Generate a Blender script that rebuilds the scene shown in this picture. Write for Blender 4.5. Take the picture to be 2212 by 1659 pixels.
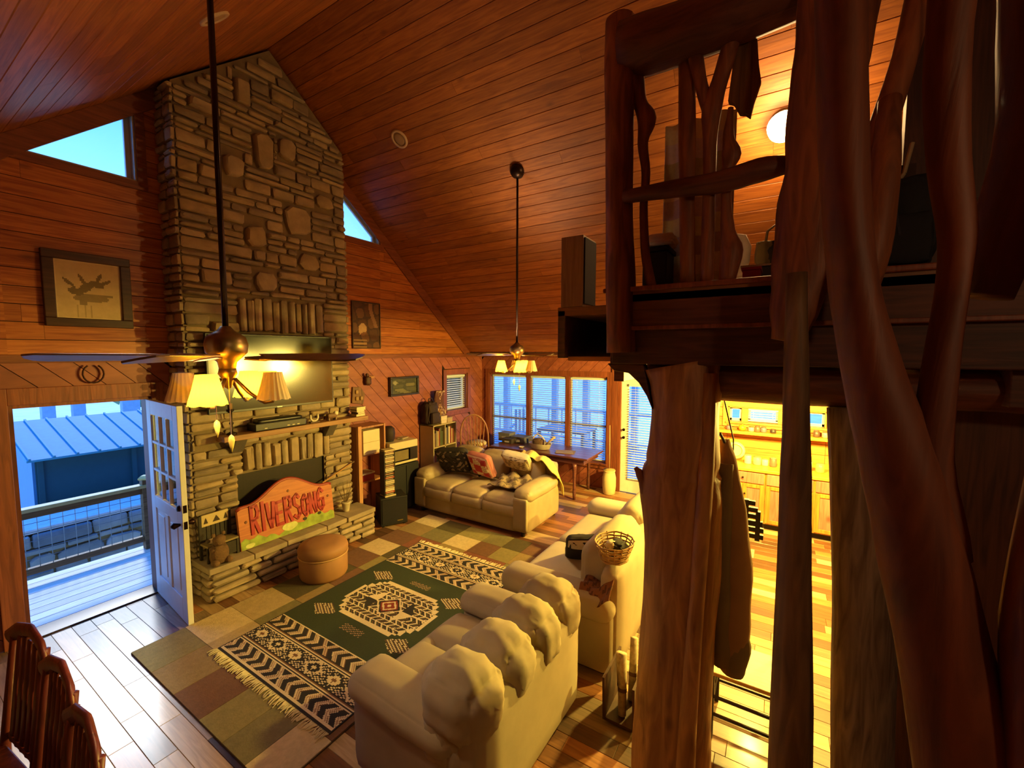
import bpy, math, random
from mathutils import Vector, Matrix
from math import sin, cos, pi, radians, sqrt, atan2
for o in list(bpy.data.objects): bpy.data.objects.remove(o)
SC = bpy.context.scene
COL = SC.collection
random.seed(7)
# ------------------------------------------------------------------ camera
def cam_setup():
    yaw, pitch, roll, f = 1.01274, 0.07434, 0.002336, 919.3
    fwd = Vector((sin(yaw)*cos(pitch), cos(yaw)*cos(pitch), -sin(pitch)))
    right = Vector((cos(yaw), -sin(yaw), 0)); up = right.cross(fwd)
    r = cos(roll)*right + sin(roll)*up; u = r.cross(fwd)
    cd = bpy.data.cameras.new('camera'); cd.sensor_width = 36; cd.lens = 36*f/2212
    cd.clip_start = 0.05; cd.clip_end = 300
    c = bpy.data.objects.new('camera', cd); COL.objects.link(c)
    m = Matrix((r, u, -fwd)).transposed().to_4x4(); m.translation = (0, 0, 2.5)
    c.matrix_world = m; SC.camera = c
cam_setup()
# ------------------------------------------------------------------ world, sun, exposure
def world_setup():
    w = bpy.data.worlds.new('sky'); SC.world = w; w.use_nodes = True
    nt = w.node_tree; nt.nodes.clear()
    out = nt.nodes.new('ShaderNodeOutputWorld'); bg = nt.nodes.new('ShaderNodeBackground')
    tc = nt.nodes.new('ShaderNodeTexCoord'); sep = nt.nodes.new('ShaderNodeSeparateXYZ')
    rmp = nt.nodes.new('ShaderNodeValToRGB')
    e = rmp.color_ramp.elements
    e[0].position = 0.0; e[0].color = (0.42, 0.72, 1.0, 1)
    e[1].position = 0.45; e[1].color = (0.036, 0.24, 1.0, 1)
    nt.links.new(tc.outputs['Generated'], sep.inputs[0]); nt.links.new(sep.outputs[2], rmp.inputs[0])
    nt.links.new(rmp.outputs[0], bg.inputs[0]); nt.links.new(bg.outputs[0], out.inputs[0])
    bg.inputs[1].default_value = 1.75
world_setup()
def sun_setup():
    l = bpy.data.lights.new('sun', 'SUN'); l.energy = 1.5; l.angle = radians(9); l.color = (0.86, 0.95, 1.0)
    o = bpy.data.objects.new('sun', l); COL.objects.link(o)
    d = Vector((-0.27, -1.0, -0.66))            # direction the light travels
    o.rotation_euler = d.to_track_quat('-Z', 'Y').to_euler(); o.location = (3, 20, 20)
sun_setup()
vs = SC.view_settings
vs.view_transform = 'Standard'; vs.look = 'None'; vs.gamma = 1; vs.exposure = 0.8; vs.use_curve_mapping = False
# ------------------------------------------------------------------ materials
def S(h):
    h = h.lstrip('#'); c = [int(h[i:i+2], 16)/255 for i in (0, 2, 4)]
    return tuple((x/12.92 if x <= .04045 else ((x+.055)/1.055)**2.4) for x in c)
MC = {}
def nodes_of(name):
    m = bpy.data.materials.new(name); m.use_nodes = True
    nt = m.node_tree; b = nt.nodes['Principled BSDF']; return m, nt, b
def plain(name, col, rough=.6, metal=0., var=.12, scale=12., bump=.0, spec=.5, emit=None, es=0., trans=0., objvar=0.):
    """one colour with soft procedural mottling"""
    if name in MC: return MC[name]
    m, nt, b = nodes_of(name); L = nt.links
    if isinstance(col, str): col = S(col)
    tc = nt.nodes.new('ShaderNodeTexCoord'); no = nt.nodes.new('ShaderNodeTexNoise')
    no.inputs['Scale'].default_value = scale; no.inputs['Detail'].default_value = 4
    L.new(tc.outputs['Object'], no.inputs['Vector'])
    mr = nt.nodes.new('ShaderNodeMapRange'); mr.inputs[3].default_value = 1-var; mr.inputs[4].default_value = 1+var
    mr.inputs[1].default_value = .25; mr.inputs[2].default_value = .75
    L.new(no.outputs[0], mr.inputs[0])
    hv = nt.nodes.new('ShaderNodeHueSaturation'); hv.inputs['Color'].default_value = (*col, 1)
    val = mr.outputs[0]
    if objvar:
        oi = nt.nodes.new('ShaderNodeObjectInfo'); m2 = nt.nodes.new('ShaderNodeMapRange')
        m2.inputs[3].default_value = 1-objvar; m2.inputs[4].default_value = 1+objvar
        L.new(oi.outputs['Random'], m2.inputs[0])
        mu = nt.nodes.new('ShaderNodeMath'); mu.operation = 'MULTIPLY'
        L.new(val, mu.inputs[0]); L.new(m2.outputs[0], mu.inputs[1]); val = mu.outputs[0]
    L.new(val, hv.inputs['Value']); L.new(hv.outputs[0], b.inputs['Base Color'])
    b.inputs['Roughness'].default_value = rough; b.inputs['Metallic'].default_value = metal
    b.inputs['Specular IOR Level'].default_value = spec
    if trans: b.inputs['Transmission Weight'].default_value = trans
    if bump:
        bp = nt.nodes.new('ShaderNodeBump'); bp.inputs['Strength'].default_value = bump; bp.inputs['Distance'].default_value = .01
        n2 = nt.nodes.new('ShaderNodeTexNoise'); n2.inputs['Scale'].default_value = scale*3; n2.inputs['Detail'].default_value = 5
        L.new(tc.outputs['Object'], n2.inputs['Vector']); L.new(n2.outputs[0], bp.inputs['Height'])
        L.new(bp.outputs[0], b.inputs['Normal'])
    if emit is not None:
        b.inputs['Emission Color'].default_value = (*emit, 1); b.inputs['Emission Strength'].default_value = es
    MC[name] = m; return m
def wood(name, c1, c2, axis='y', rough=.45, stretch=14., scale=2.2, knots=.5, objvar=.16, coat=0., bump=.12):
    """long-grained wood, grain along the given object axis; knots and board-to-board tone"""
    if name in MC: return MC[name]
    m, nt, b = nodes_of(name); L = nt.links
    if isinstance(c1, str): c1 = S(c1)
    if isinstance(c2, str): c2 = S(c2)
    tc = nt.nodes.new('ShaderNodeTexCoord'); mp = nt.nodes.new('ShaderNodeMapping')
    sc = [stretch]*3; sc['xyz'.index(axis)] = 1.0
    mp.inputs['Scale'].default_value = sc
    oi = nt.nodes.new('ShaderNodeObjectInfo'); cx = nt.nodes.new('ShaderNodeCombineXYZ')
    mm = nt.nodes.new('ShaderNodeMath'); mm.operation = 'MULTIPLY'; mm.inputs[1].default_value = 37.
    L.new(oi.outputs['Random'], mm.inputs[0])
    for i in range(3): L.new(mm.outputs[0], cx.inputs[i])
    L.new(cx.outputs[0], mp.inputs['Location'])
    L.new(tc.outputs['Object'], mp.inputs['Vector'])
    no = nt.nodes.new('ShaderNodeTexNoise'); no.inputs['Scale'].default_value = scale; no.inputs['Detail'].default_value = 6
    no.inputs['Distortion'].default_value = 1.2
    L.new(mp.outputs[0], no.inputs['Vector'])
    rp = nt.nodes.new('ShaderNodeValToRGB'); e = rp.color_ramp.elements
    e[0].position = .32; e[0].color = (*c2, 1); e[1].position = .66; e[1].color = (*c1, 1)
    L.new(no.outputs[0], rp.inputs[0]); colr = rp.outputs[0]
    if knots:
        mp2 = nt.nodes.new('ShaderNodeMapping'); s2 = [3.2]*3; s2['xyz'.index(axis)] = 1.7; mp2.inputs['Scale'].default_value = s2
        L.new(tc.outputs['Object'], mp2.inputs['Vector']); L.new(cx.outputs[0], mp2.inputs['Location'])
        vo = nt.nodes.new('ShaderNodeTexVoronoi'); L.new(mp2.outputs[0], vo.inputs['Vector']); vo.inputs['Scale'].default_value = 1.0
        mr = nt.nodes.new('ShaderNodeMapRange'); mr.inputs[1].default_value = .03; mr.inputs[2].default_value = .11
        L.new(vo.outputs['Distance'], mr.inputs[0])
        mx = nt.nodes.new('ShaderNodeMix'); mx.data_type = 'RGBA'
        iv = nt.nodes.new('ShaderNodeMath'); iv.operation = 'SUBTRACT'; iv.inputs[0].default_value = 1.
        L.new(mr.outputs[0], iv.inputs[1]); ml = nt.nodes.new('ShaderNodeMath'); ml.operation = 'MULTIPLY'; ml.inputs[1].default_value = knots
        L.new(iv.outputs[0], ml.inputs[0]); L.new(ml.outputs[0], mx.inputs[0])
        L.new(colr, mx.inputs[6]); mx.inputs[7].default_value = (c2[0]*.25, c2[1]*.2, c2[2]*.2, 1); colr = mx.outputs[2]
    hv = nt.nodes.new('ShaderNodeHueSaturation')
    m2 = nt.nodes.new('ShaderNodeMapRange'); m2.inputs[3].default_value = 1-objvar; m2.inputs[4].default_value = 1+objvar
    L.new(oi.outputs['Random'], m2.inputs[0]); L.new(m2.outputs[0], hv.inputs['Value'])
    L.new(colr, hv.inputs['Color']); L.new(hv.outputs[0], b.inputs['Base Color'])
    b.inputs['Roughness'].default_value = rough
    if coat: b.inputs['Coat Weight'].default_value = coat; b.inputs['Coat Roughness'].default_value = .16
    if bump:
        bp = nt.nodes.new('ShaderNodeBump'); bp.inputs['Strength'].default_value = bump; bp.inputs['Distance'].default_value = .01
        L.new(no.outputs[0], bp.inputs['Height']); L.new(bp.outputs[0], b.inputs['Normal'])
    MC[name] = m; return m
def glass(name, tint=(.85, .95, 1), rough=.02):
    if name in MC: return MC[name]
    m = bpy.data.materials.new(name); m.use_nodes = True; nt = m.node_tree; nt.nodes.clear(); L = nt.links
    out = nt.nodes.new('ShaderNodeOutputMaterial'); mx = nt.nodes.new('ShaderNodeMixShader')
    tr = nt.nodes.new('ShaderNodeBsdfTransparent'); gl = nt.nodes.new('ShaderNodeBsdfGlossy')
    tr.inputs[0].default_value = (*tint, 1); gl.inputs['Roughness'].default_value = rough
    fr = nt.nodes.new('ShaderNodeFresnel'); fr.inputs[0].default_value = 1.45
    L.new(fr.outputs[0], mx.inputs[0]); L.new(tr.outputs[0], mx.inputs[1]); L.new(gl.outputs[0], mx.inputs[2]); L.new(mx.outputs[0], out.inputs[0])
    MC[name] = m; return m
def vcol(name, rough=.9, bump=0., scale=60., sheen=0.):
    """colour taken from the woven / printed design stored on the mesh"""
    if name in MC: return MC[name]
    m, nt, b = nodes_of(name); L = nt.links
    a = nt.nodes.new('ShaderNodeVertexColor'); a.layer_name = 'Col'
    tc = nt.nodes.new('ShaderNodeTexCoord'); no = nt.nodes.new('ShaderNodeTexNoise'); no.inputs['Scale'].default_value = scale
    L.new(tc.outputs['Object'], no.inputs['Vector'])
    mr = nt.nodes.new('ShaderNodeMapRange'); mr.inputs[3].default_value = .82; mr.inputs[4].default_value = 1.18
    L.new(no.outputs[0], mr.inputs[0]); hv = nt.nodes.new('ShaderNodeHueSaturation')
    L.new(mr.outputs[0], hv.inputs['Value']); L.new(a.outputs[0], hv.inputs['Color']); L.new(hv.outputs[0], b.inputs['Base Color'])
    b.inputs['Roughness'].default_value = rough
    if bump:
        bp = nt.nodes.new('ShaderNodeBump'); bp.inputs['Strength'].default_value = bump; bp.inputs['Distance'].default_value = .004
        L.new(no.outputs[0], bp.inputs['Height']); L.new(bp.outputs[0], b.inputs['Normal'])
    MC[name] = m; return m
def shade_mat(name, col, es, tl=.5):
    if name in MC: return MC[name]
    m = bpy.data.materials.new(name); m.use_nodes = True; nt = m.node_tree; nt.nodes.clear(); L = nt.links
    out = nt.nodes.new('ShaderNodeOutputMaterial'); ad = nt.nodes.new('ShaderNodeAddShader')
    mx = nt.nodes.new('ShaderNodeMixShader'); mx.inputs[0].default_value = tl
    df = nt.nodes.new('ShaderNodeBsdfDiffuse'); tr = nt.nodes.new('ShaderNodeBsdfTranslucent'); em = nt.nodes.new('ShaderNodeEmission')
    df.inputs[0].default_value = (*col, 1); tr.inputs[0].default_value = (*col, 1); em.inputs[0].default_value = (1, .62, .06, 1); em.inputs[1].default_value = es
    L.new(df.outputs[0], mx.inputs[1]); L.new(tr.outputs[0], mx.inputs[2]); L.new(mx.outputs[0], ad.inputs[0]); L.new(em.outputs[0], ad.inputs[1]); L.new(ad.outputs[0], out.inputs[0])
    MC[name] = m; return m
def emis(name, col, s):
    if name in MC: return MC[name]
    m, nt, b = nodes_of(name); b.inputs['Base Color'].default_value = (*col, 1)
    b.inputs['Emission Color'].default_value = (*col, 1); b.inputs['Emission Strength'].default_value = s
    MC[name] = m; return m
# ------------------------------------------------------------------ mesh builder
def RZ(a): return Matrix.Rotation(a, 4, 'Z')
def RX(a): return Matrix.Rotation(a, 4, 'X')
def RY(a): return Matrix.Rotation(a, 4, 'Y')
def T(x, y, z): return Matrix.Translation((x, y, z))
class MB:
    def __init__(s): s.v = []; s.f = []; s.mi = []; s.cur = 0; s.M = None
    def add(s, vs, fs):
        n = len(s.v)
        if s.M is not None: vs = [tuple(s.M @ Vector(p)) for p in vs]
        s.v += [tuple(p) for p in vs]
        for f in fs: s.f.append([i+n for i in f]); s.mi.append(s.cur)
        return s
    def box(s, x0, x1, y0, y1, z0, z1):
        vs = [(x0,y0,z0),(x1,y0,z0),(x1,y1,z0),(x0,y1,z0),(x0,y0,z1),(x1,y0,z1),(x1,y1,z1),(x0,y1,z1)]
        return s.add(vs, [(0,3,2,1),(4,5,6,7),(0,1,5,4),(1,2,6,5),(2,3,7,6),(3,0,4,7)])
    def cbox(s, c, d): return s.box(c[0]-d[0]/2, c[0]+d[0]/2, c[1]-d[1]/2, c[1]+d[1]/2, c[2]-d[2]/2, c[2]+d[2]/2)
    def prism(s, poly, a0, a1, plane='xz'):
        """polygon (p,q) extruded between a0 and a1 along the missing axis"""
        n = len(poly)
        def mk(p, a): return {'xz': (p[0], a, p[1]), 'xy': (p[0], p[1], a), 'yz': (a, p[0], p[1])}[plane]
        vs = [mk(p, a0) for p in poly]+[mk(p, a1) for p in poly]
        fs = [tuple(range(n))[::-1], tuple(range(n, 2*n))]
        fs += [(i, (i+1) % n, n+(i+1) % n, n+i) for i in range(n)]
        return s.add(vs, fs)
    def sweep(s, pts, rad, n=8, cap=True, jit=0., rnd=None, sq=None):
        """tube along points; rad number / list / (rx, ry) list"""
        pts = [Vector(p) for p in pts]; N = len(pts)
        if not isinstance(rad, (list, tuple)): rad = [rad]*N
        up = None; rings = []
        ph = [(rnd or random).uniform(0, 6.28) for _ in range(4)] if jit else None
        for i, p in enumerate(pts):
            t = (pts[min(i+1, N-1)]-pts[max(i-1, 0)]).normalized()
            if up is None:
                a = Vector((0, 0, 1)) if abs(t.z) < .8 else Vector((1, 0, 0)); up = (a-t*a.dot(t)).normalized()
            else: up = (up-t*up.dot(t)).normalized()
            side = t.cross(up); r = rad[i]
            rx, ry = r if isinstance(r, (list, tuple)) else (r, r)
            ring = []
            for k in range(n):
                a = 2*pi*k/n; q = 1.
                if jit: q = 1+jit*(.5*sin(2*a+ph[0]+i*.35)+.35*sin(3*a+ph[1]-i*.5)+.3*sin(5*a+ph[2]+i*.8)+.25*sin(i*1.3+ph[3]))
                ring.append(p+side*(cos(a)*rx*q)+up*(sin(a)*ry*q))
            rings.append(ring)
        vs = [tuple(q) for r in rings for q in r]; fs = []
        for i in range(N-1):
            for k in range(n): fs.append((i*n+k, i*n+(k+1) % n, (i+1)*n+(k+1) % n, (i+1)*n+k))
        if cap: fs.append(tuple(range(n))[::-1]); fs.append(tuple(range((N-1)*n, N*n)))
        return s.add(vs, fs)
    def lathe(s, prof, n=16, c=(0, 0, 0), cap=True):
        vs = []; N = len(prof)
        for r, z in prof:
            for k in range(n): a = 2*pi*k/n; vs.append((c[0]+r*cos(a), c[1]+r*sin(a), c[2]+z))
        fs = []
        for i in range(N-1):
            for k in range(n): fs.append((i*n+k, i*n+(k+1) % n, (i+1)*n+(k+1) % n, (i+1)*n+k))
        if cap: fs.append(tuple(range(n))[::-1]); fs.append(tuple(range((N-1)*n, N*n)))
        return s.add(vs, fs)
    def rbox(s, c, d, r, n=5, puff=(0, 0, 0), wr=0., seed=0):
        """rounded, puffed block"""
        h = [q/2 for q in d]; r = min(r, min(h)*.98); rn = random.Random(seed)
        ph = [rn.uniform(0, 6.28) for _ in range(6)]
        ts = [-1, -.86, -.6, -.2, .2, .6, .86, 1] if n <= 7 else [-1, -.93, -.82, -.68, -.5, -.3, -.1, .1, .3, .5, .68, .82, .93, 1]
        idx = {}; vs = []; fs = []
        def vert(p):
            k = tuple(round(q, 4) for q in p)
            if k in idx: return idx[k]
            q = [p[i]*h[i] for i in range(3)]; inn = [max(-(h[i]-r), min(h[i]-r, q[i])) for i in range(3)]
            dv = Vector([q[i]-inn[i] for i in range(3)])
            if dv.length > 1e-9: dv = dv.normalized()*r
            o = [inn[i]+dv[i] for i in range(3)]
            for i in range(3):
                if puff[i]:
                    a, b2 = p[(i+1) % 3], p[(i+2) % 3]
                    o[i] += puff[i]*p[i]*(1-a*a)*(1-b2*b2)
            if wr:
                w = wr*(sin(7*p[0]+ph[0])*sin(6*p[1]+ph[1])+.6*sin(13*p[1]+ph[2]+5*p[2])+.5*sin(11*p[0]+9*p[2]+ph[3]))
                L_ = Vector(o)
                if L_.length > 0: L_ = L_*(1+w/max(L_.length, .05)); o = list(L_)
            idx[k] = len(vs); vs.append((c[0]+o[0], c[1]+o[1], c[2]+o[2])); return idx[k]
        m = len(ts)
        for ax in range(3):
            for sg in (-1, 1):
                for i in range(m-1):
                    for j in range(m-1):
                        q = []
                        for (a, b2) in ((ts[i], ts[j]), (ts[i+1], ts[j]), (ts[i+1], ts[j+1]), (ts[i], ts[j+1])):
                            p = [0, 0, 0]; p[ax] = sg; p[(ax+1) % 3] = a; p[(ax+2) % 3] = b2; q.append(vert(p))
                        fs.append(q if sg > 0 else q[::-1])
        return s.add(vs, fs)
    def build(s, name, mats, parent=None, smooth=False, bevel=0., world=True, auto=None, kind=None, label=None, sub=0):
        """ONE mesh object; vertices are given in world space unless world=False (then local to the parent)"""
        me = bpy.data.meshes.new(name)
        vs = s.v
        loc = Vector((0, 0, 0))
        if parent is not None and world:
            mi = parent.matrix_world.inverted() if parent.get('_ready') else parent_world(parent).inverted()
            vs = [tuple(mi @ Vector(p)) for p in vs]
        me.from_pydata(vs, [], s.f)
        if not isinstance(mats, (list, tuple)): mats = [mats]
        for m in mats: me.materials.append(m)
        if len(mats) > 1: me.polygons.foreach_set('material_index', s.mi)
        if smooth: me.polygons.foreach_set('use_smooth', [True]*len(me.polygons))
        me.update()
        o = bpy.data.objects.new(name, me); COL.objects.link(o)
        if parent is not None: o.parent = parent
        if auto is not None:
            me.polygons.foreach_set('use_smooth', [True]*len(me.polygons))
            try: me.set_sharp_from_angle(angle=radians(auto))
            except Exception: pass
        if bevel:
            b = o.modifiers.new('bevel', 'BEVEL'); b.width = bevel; b.segments = 2; b.limit_method = 'ANGLE'; b.angle_limit = radians(35)
        if sub:
            q = o.modifiers.new('sub', 'SUBSURF'); q.levels = sub; q.render_levels = sub
        if kind: o['kind'] = kind
        if label: o['label'] = label
        return o
def parent_world(o):
    m = Matrix.LocRotScale(o.location, o.rotation_euler, o.scale)
    return (parent_world(o.parent) @ m) if o.parent else m
def tag(o, label, cat, group=None):
    o['label'] = label; o['category'] = cat
    if group: o['group'] = group
    return o
def thing(name, label, cat, loc=(0, 0, 0), rz=0., group=None):
    o = bpy.data.objects.new(name, None); COL.objects.link(o); o.empty_display_size = .1
    o.location = loc; o.rotation_euler = (0, 0, rz); return tag(o, label, cat, group)
def struct(o): o['kind'] = 'structure'; return o
def sroot(name):
    o = bpy.data.objects.new(name, None); COL.objects.link(o); o['kind'] = 'structure'; o.empty_display_size = .1; return o
def dup(root, loc=None, rz=None, label=None):
    r = root.copy(); COL.objects.link(r)
    if loc is not None: r.location = loc
    if rz is not None: r.rotation_euler = (0, 0, rz)
    if label: r['label'] = label
    for ch in list(root.children):
        c = ch.copy(); COL.objects.link(c); c.parent = r
        for g in list(ch.children):
            d = g.copy(); COL.objects.link(d); d.parent = c
    return r
def inst(o, parent=None, loc=None, rot=None):
    c = o.copy(); COL.objects.link(c)
    if parent is not None: c.parent = parent
    if loc is not None: c.location = loc
    if rot is not None: c.rotation_euler = rot
    return c
def clip(poly, box):
    """clip a convex polygon to an axis-aligned rectangle"""
    x0, x1, z0, z1 = box
    def cut(P, f):
        R = []
        for i in range(len(P)):
            a, b = P[i-1], P[i]; fa, fb = f(a), f(b)
            if (fa >= 0) != (fb >= 0):
                t = fa/(fa-fb); R.append((a[0]+(b[0]-a[0])*t, a[1]+(b[1]-a[1])*t))
            if fb >= 0: R.append(b)
        return R
    for f in (lambda p: p[0]-x0, lambda p: x1-p[0], lambda p: p[1]-z0, lambda p: z1-p[1]):
        poly = cut(poly, f)
        if len(poly) < 3: return []
    return poly
def cuthalf(P, f):
    R = []
    for i in range(len(P)):
        a, b = P[i-1], P[i]; fa, fb = f(a), f(b)
        if (fa >= 0) != (fb >= 0):
            t = fa/(fa-fb); R.append((a[0]+(b[0]-a[0])*t, a[1]+(b[1]-a[1])*t))
        if fb >= 0: R.append(b)
    return R
def grid_print(name, nx, ny, pos, func, parent, mat, world=True, double=0.):
    """flat woven or printed design: a fine grid whose faces carry the design's colours; pos(u,v)->xyz, func(u,v)->rgb"""
    vs = [pos(i/nx, j/ny) for j in range(ny+1) for i in range(nx+1)]
    fs = [(j*(nx+1)+i, j*(nx+1)+i+1, (j+1)*(nx+1)+i+1, (j+1)*(nx+1)+i) for j in range(ny) for i in range(nx)]
    if parent is not None and world:
        mi = parent_world(parent).inverted(); vs = [tuple(mi @ Vector(p)) for p in vs]
    me = bpy.data.meshes.new(name); me.from_pydata(vs, [], fs); me.materials.append(mat)
    ca = me.color_attributes.new('Col', 'FLOAT_COLOR', 'CORNER')
    buf = []
    for j in range(ny):
        for i in range(nx):
            c = func((i+.5)/nx, (j+.5)/ny); buf += [c[0], c[1], c[2], 1.]*4
    ca.data.foreach_set('color', buf); me.update()
    o = bpy.data.objects.new(name, me); COL.objects.link(o)
    if parent is not None: o.parent = parent
    return o
def lamp(name, loc, power, col=(1, .66, .30), size=.04, parent=None):
    l = bpy.data.lights.new(name, 'POINT'); l.energy = power; l.color = col; l.shadow_soft_size = size
    o = bpy.data.objects.new(name, l); COL.objects.link(o); o.location = loc
    if parent is not None: o.parent = parent
    return o
# ------------------------------------------------------------------ shared materials
pine_x = wood('pine_boards_x', '#c07436', '#93491c', 'x', .42)
pine_y = wood('pine_boards_y', '#ac6628', '#86481a', 'y', .55)
pine_diag = wood('pine_boards_diagonal', '#a05a44', '#844436', 'x', .5, stretch=4, knots=.2)
trim_m = wood('trim_wood', '#8a4a2a', '#6b3218', 'x', .5, knots=0)
trim_v = wood('trim_wood_v', '#8f4c30', '#6c3420', 'z', .5, knots=0)
dark_gap = plain('dark_gap', '#1c0d06', .9)
wall_plain = wood('wall_plain', '#7a4420', '#5a3014', 'x', .6)
kitchen_wall_m = wood('kitchen_wall_boards', '#c88a44', '#a86a2c', 'y', .5, knots=.3)
white_paint = plain('white_paint', '#d8d8d4', .35, var=.04)
white_vinyl = plain('white_vinyl', '#cfd2d2', .4, var=.03)
glass_m = glass('window_glass')
D = 5.38; XR = 7.4; XE = 6.95; RX0 = 2.86; RZ0 = 5.94; SL = .84; YB = -4.5; XL = -1.4
def roof(x): return max(2.5, RZ0-SL*abs(x-RX0)) if x > RX0 else RZ0-SL*abs(x-RX0)
# ------------------------------------------------------------------ floor: base and single planks
def build_floor():
    root = sroot('floor'); rn = random.Random(3)
    base = MB().box(XL-.1, XR+.1, YB-.1, D+.0, -.12, -.02).build('floor_base', plain('subfloor', '#5a4430', .9), root)
    tones = [('#b09068', '#8f7048'), ('#c4a884', '#a58a62'), ('#8a7256', '#6c583e'), ('#7a5030', '#5c3820'), ('#a06c40', '#80502c'), ('#5e4028', '#46301c')]
    mats = [wood('floor_plank_%d' % i, a, b, 'y', .48, knots=.25, coat=.10, bump=.05) for i, (a, b) in enumerate(tones)]
    planks = []
    x = XL
    while x < XR-.01:
        w = .127; y = YB - rn.uniform(0, .8)
        while y < D:
            L_ = rn.uniform(.5, 1.25); y0, y1 = max(y, YB), min(y+L_, D)
            if y1-y0 > .03:
                # warmer, darker planks towards the window side and the kitchen, paler by the entrance
                cx = x+.06
                if cx < 1.3: m = rn.choices(range(6), [4, 5, 4, 1, 1, .4])[0]
                elif cx > 4.2 and y0 > 1.: m = rn.choices(range(6), [1, .2, .8, 3, 5, 1])[0]
                else: m = rn.choices(range(6), [2, .8, 1.4, 2.4, 3, 1.6])[0]
                planks.append((x, min(x+w, XR), y0, y1, m))
            y += L_
        x += w
    def score(p):
        cx, cy = (p[0]+p[1])/2, (p[2]+p[3])/2
        a = atan2(cx, cy); d2 = cx*cx+cy*cy+6
        if not (radians(2) < a < radians(112)): return 0
        if 1.2 < cx < 4.3 and 2.4 < cy < 4.4: return 0
        if cx < 3.2 and cy < 1.6 and a > 1.0: return .001
        return 1/d2
    planks.sort(key=score, reverse=True)
    def add(mb, p, g=.0007):
        x0, x1, y0, y1 = p[0]+g, p[1]-g, p[2]+g, p[3]-g; b = .002
        vs = [(x0, y0, -.02), (x1, y0, -.02), (x1, y1, -.02), (x0, y1, -.02), (x0, y0, -b), (x1, y0, -b), (x1, y1, -b), (x0, y1, -b),
              (x0+b, y0+b, 0), (x1-b, y0+b, 0), (x1-b, y1-b, 0), (x0+b, y1-b, 0)]
        mb.add(vs, [(0, 1, 5, 4), (1, 2, 6, 5), (2, 3, 7, 6), (3, 0, 4, 7), (4, 5, 9, 8), (5, 6, 10, 9), (6, 7, 11, 10), (7, 4, 8, 11), (8, 9, 10, 11)])
    for p in planks[:300]:
        mb = MB(); add(mb, p); mb.build('plank', mats[p[4]], root)
    mb = MB()
    for p in planks[300:]: mb.cur = p[4]; add(mb, p)
    mb.build('remaining_planks', mats, root, kind='stuff')
build_floor()
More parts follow.
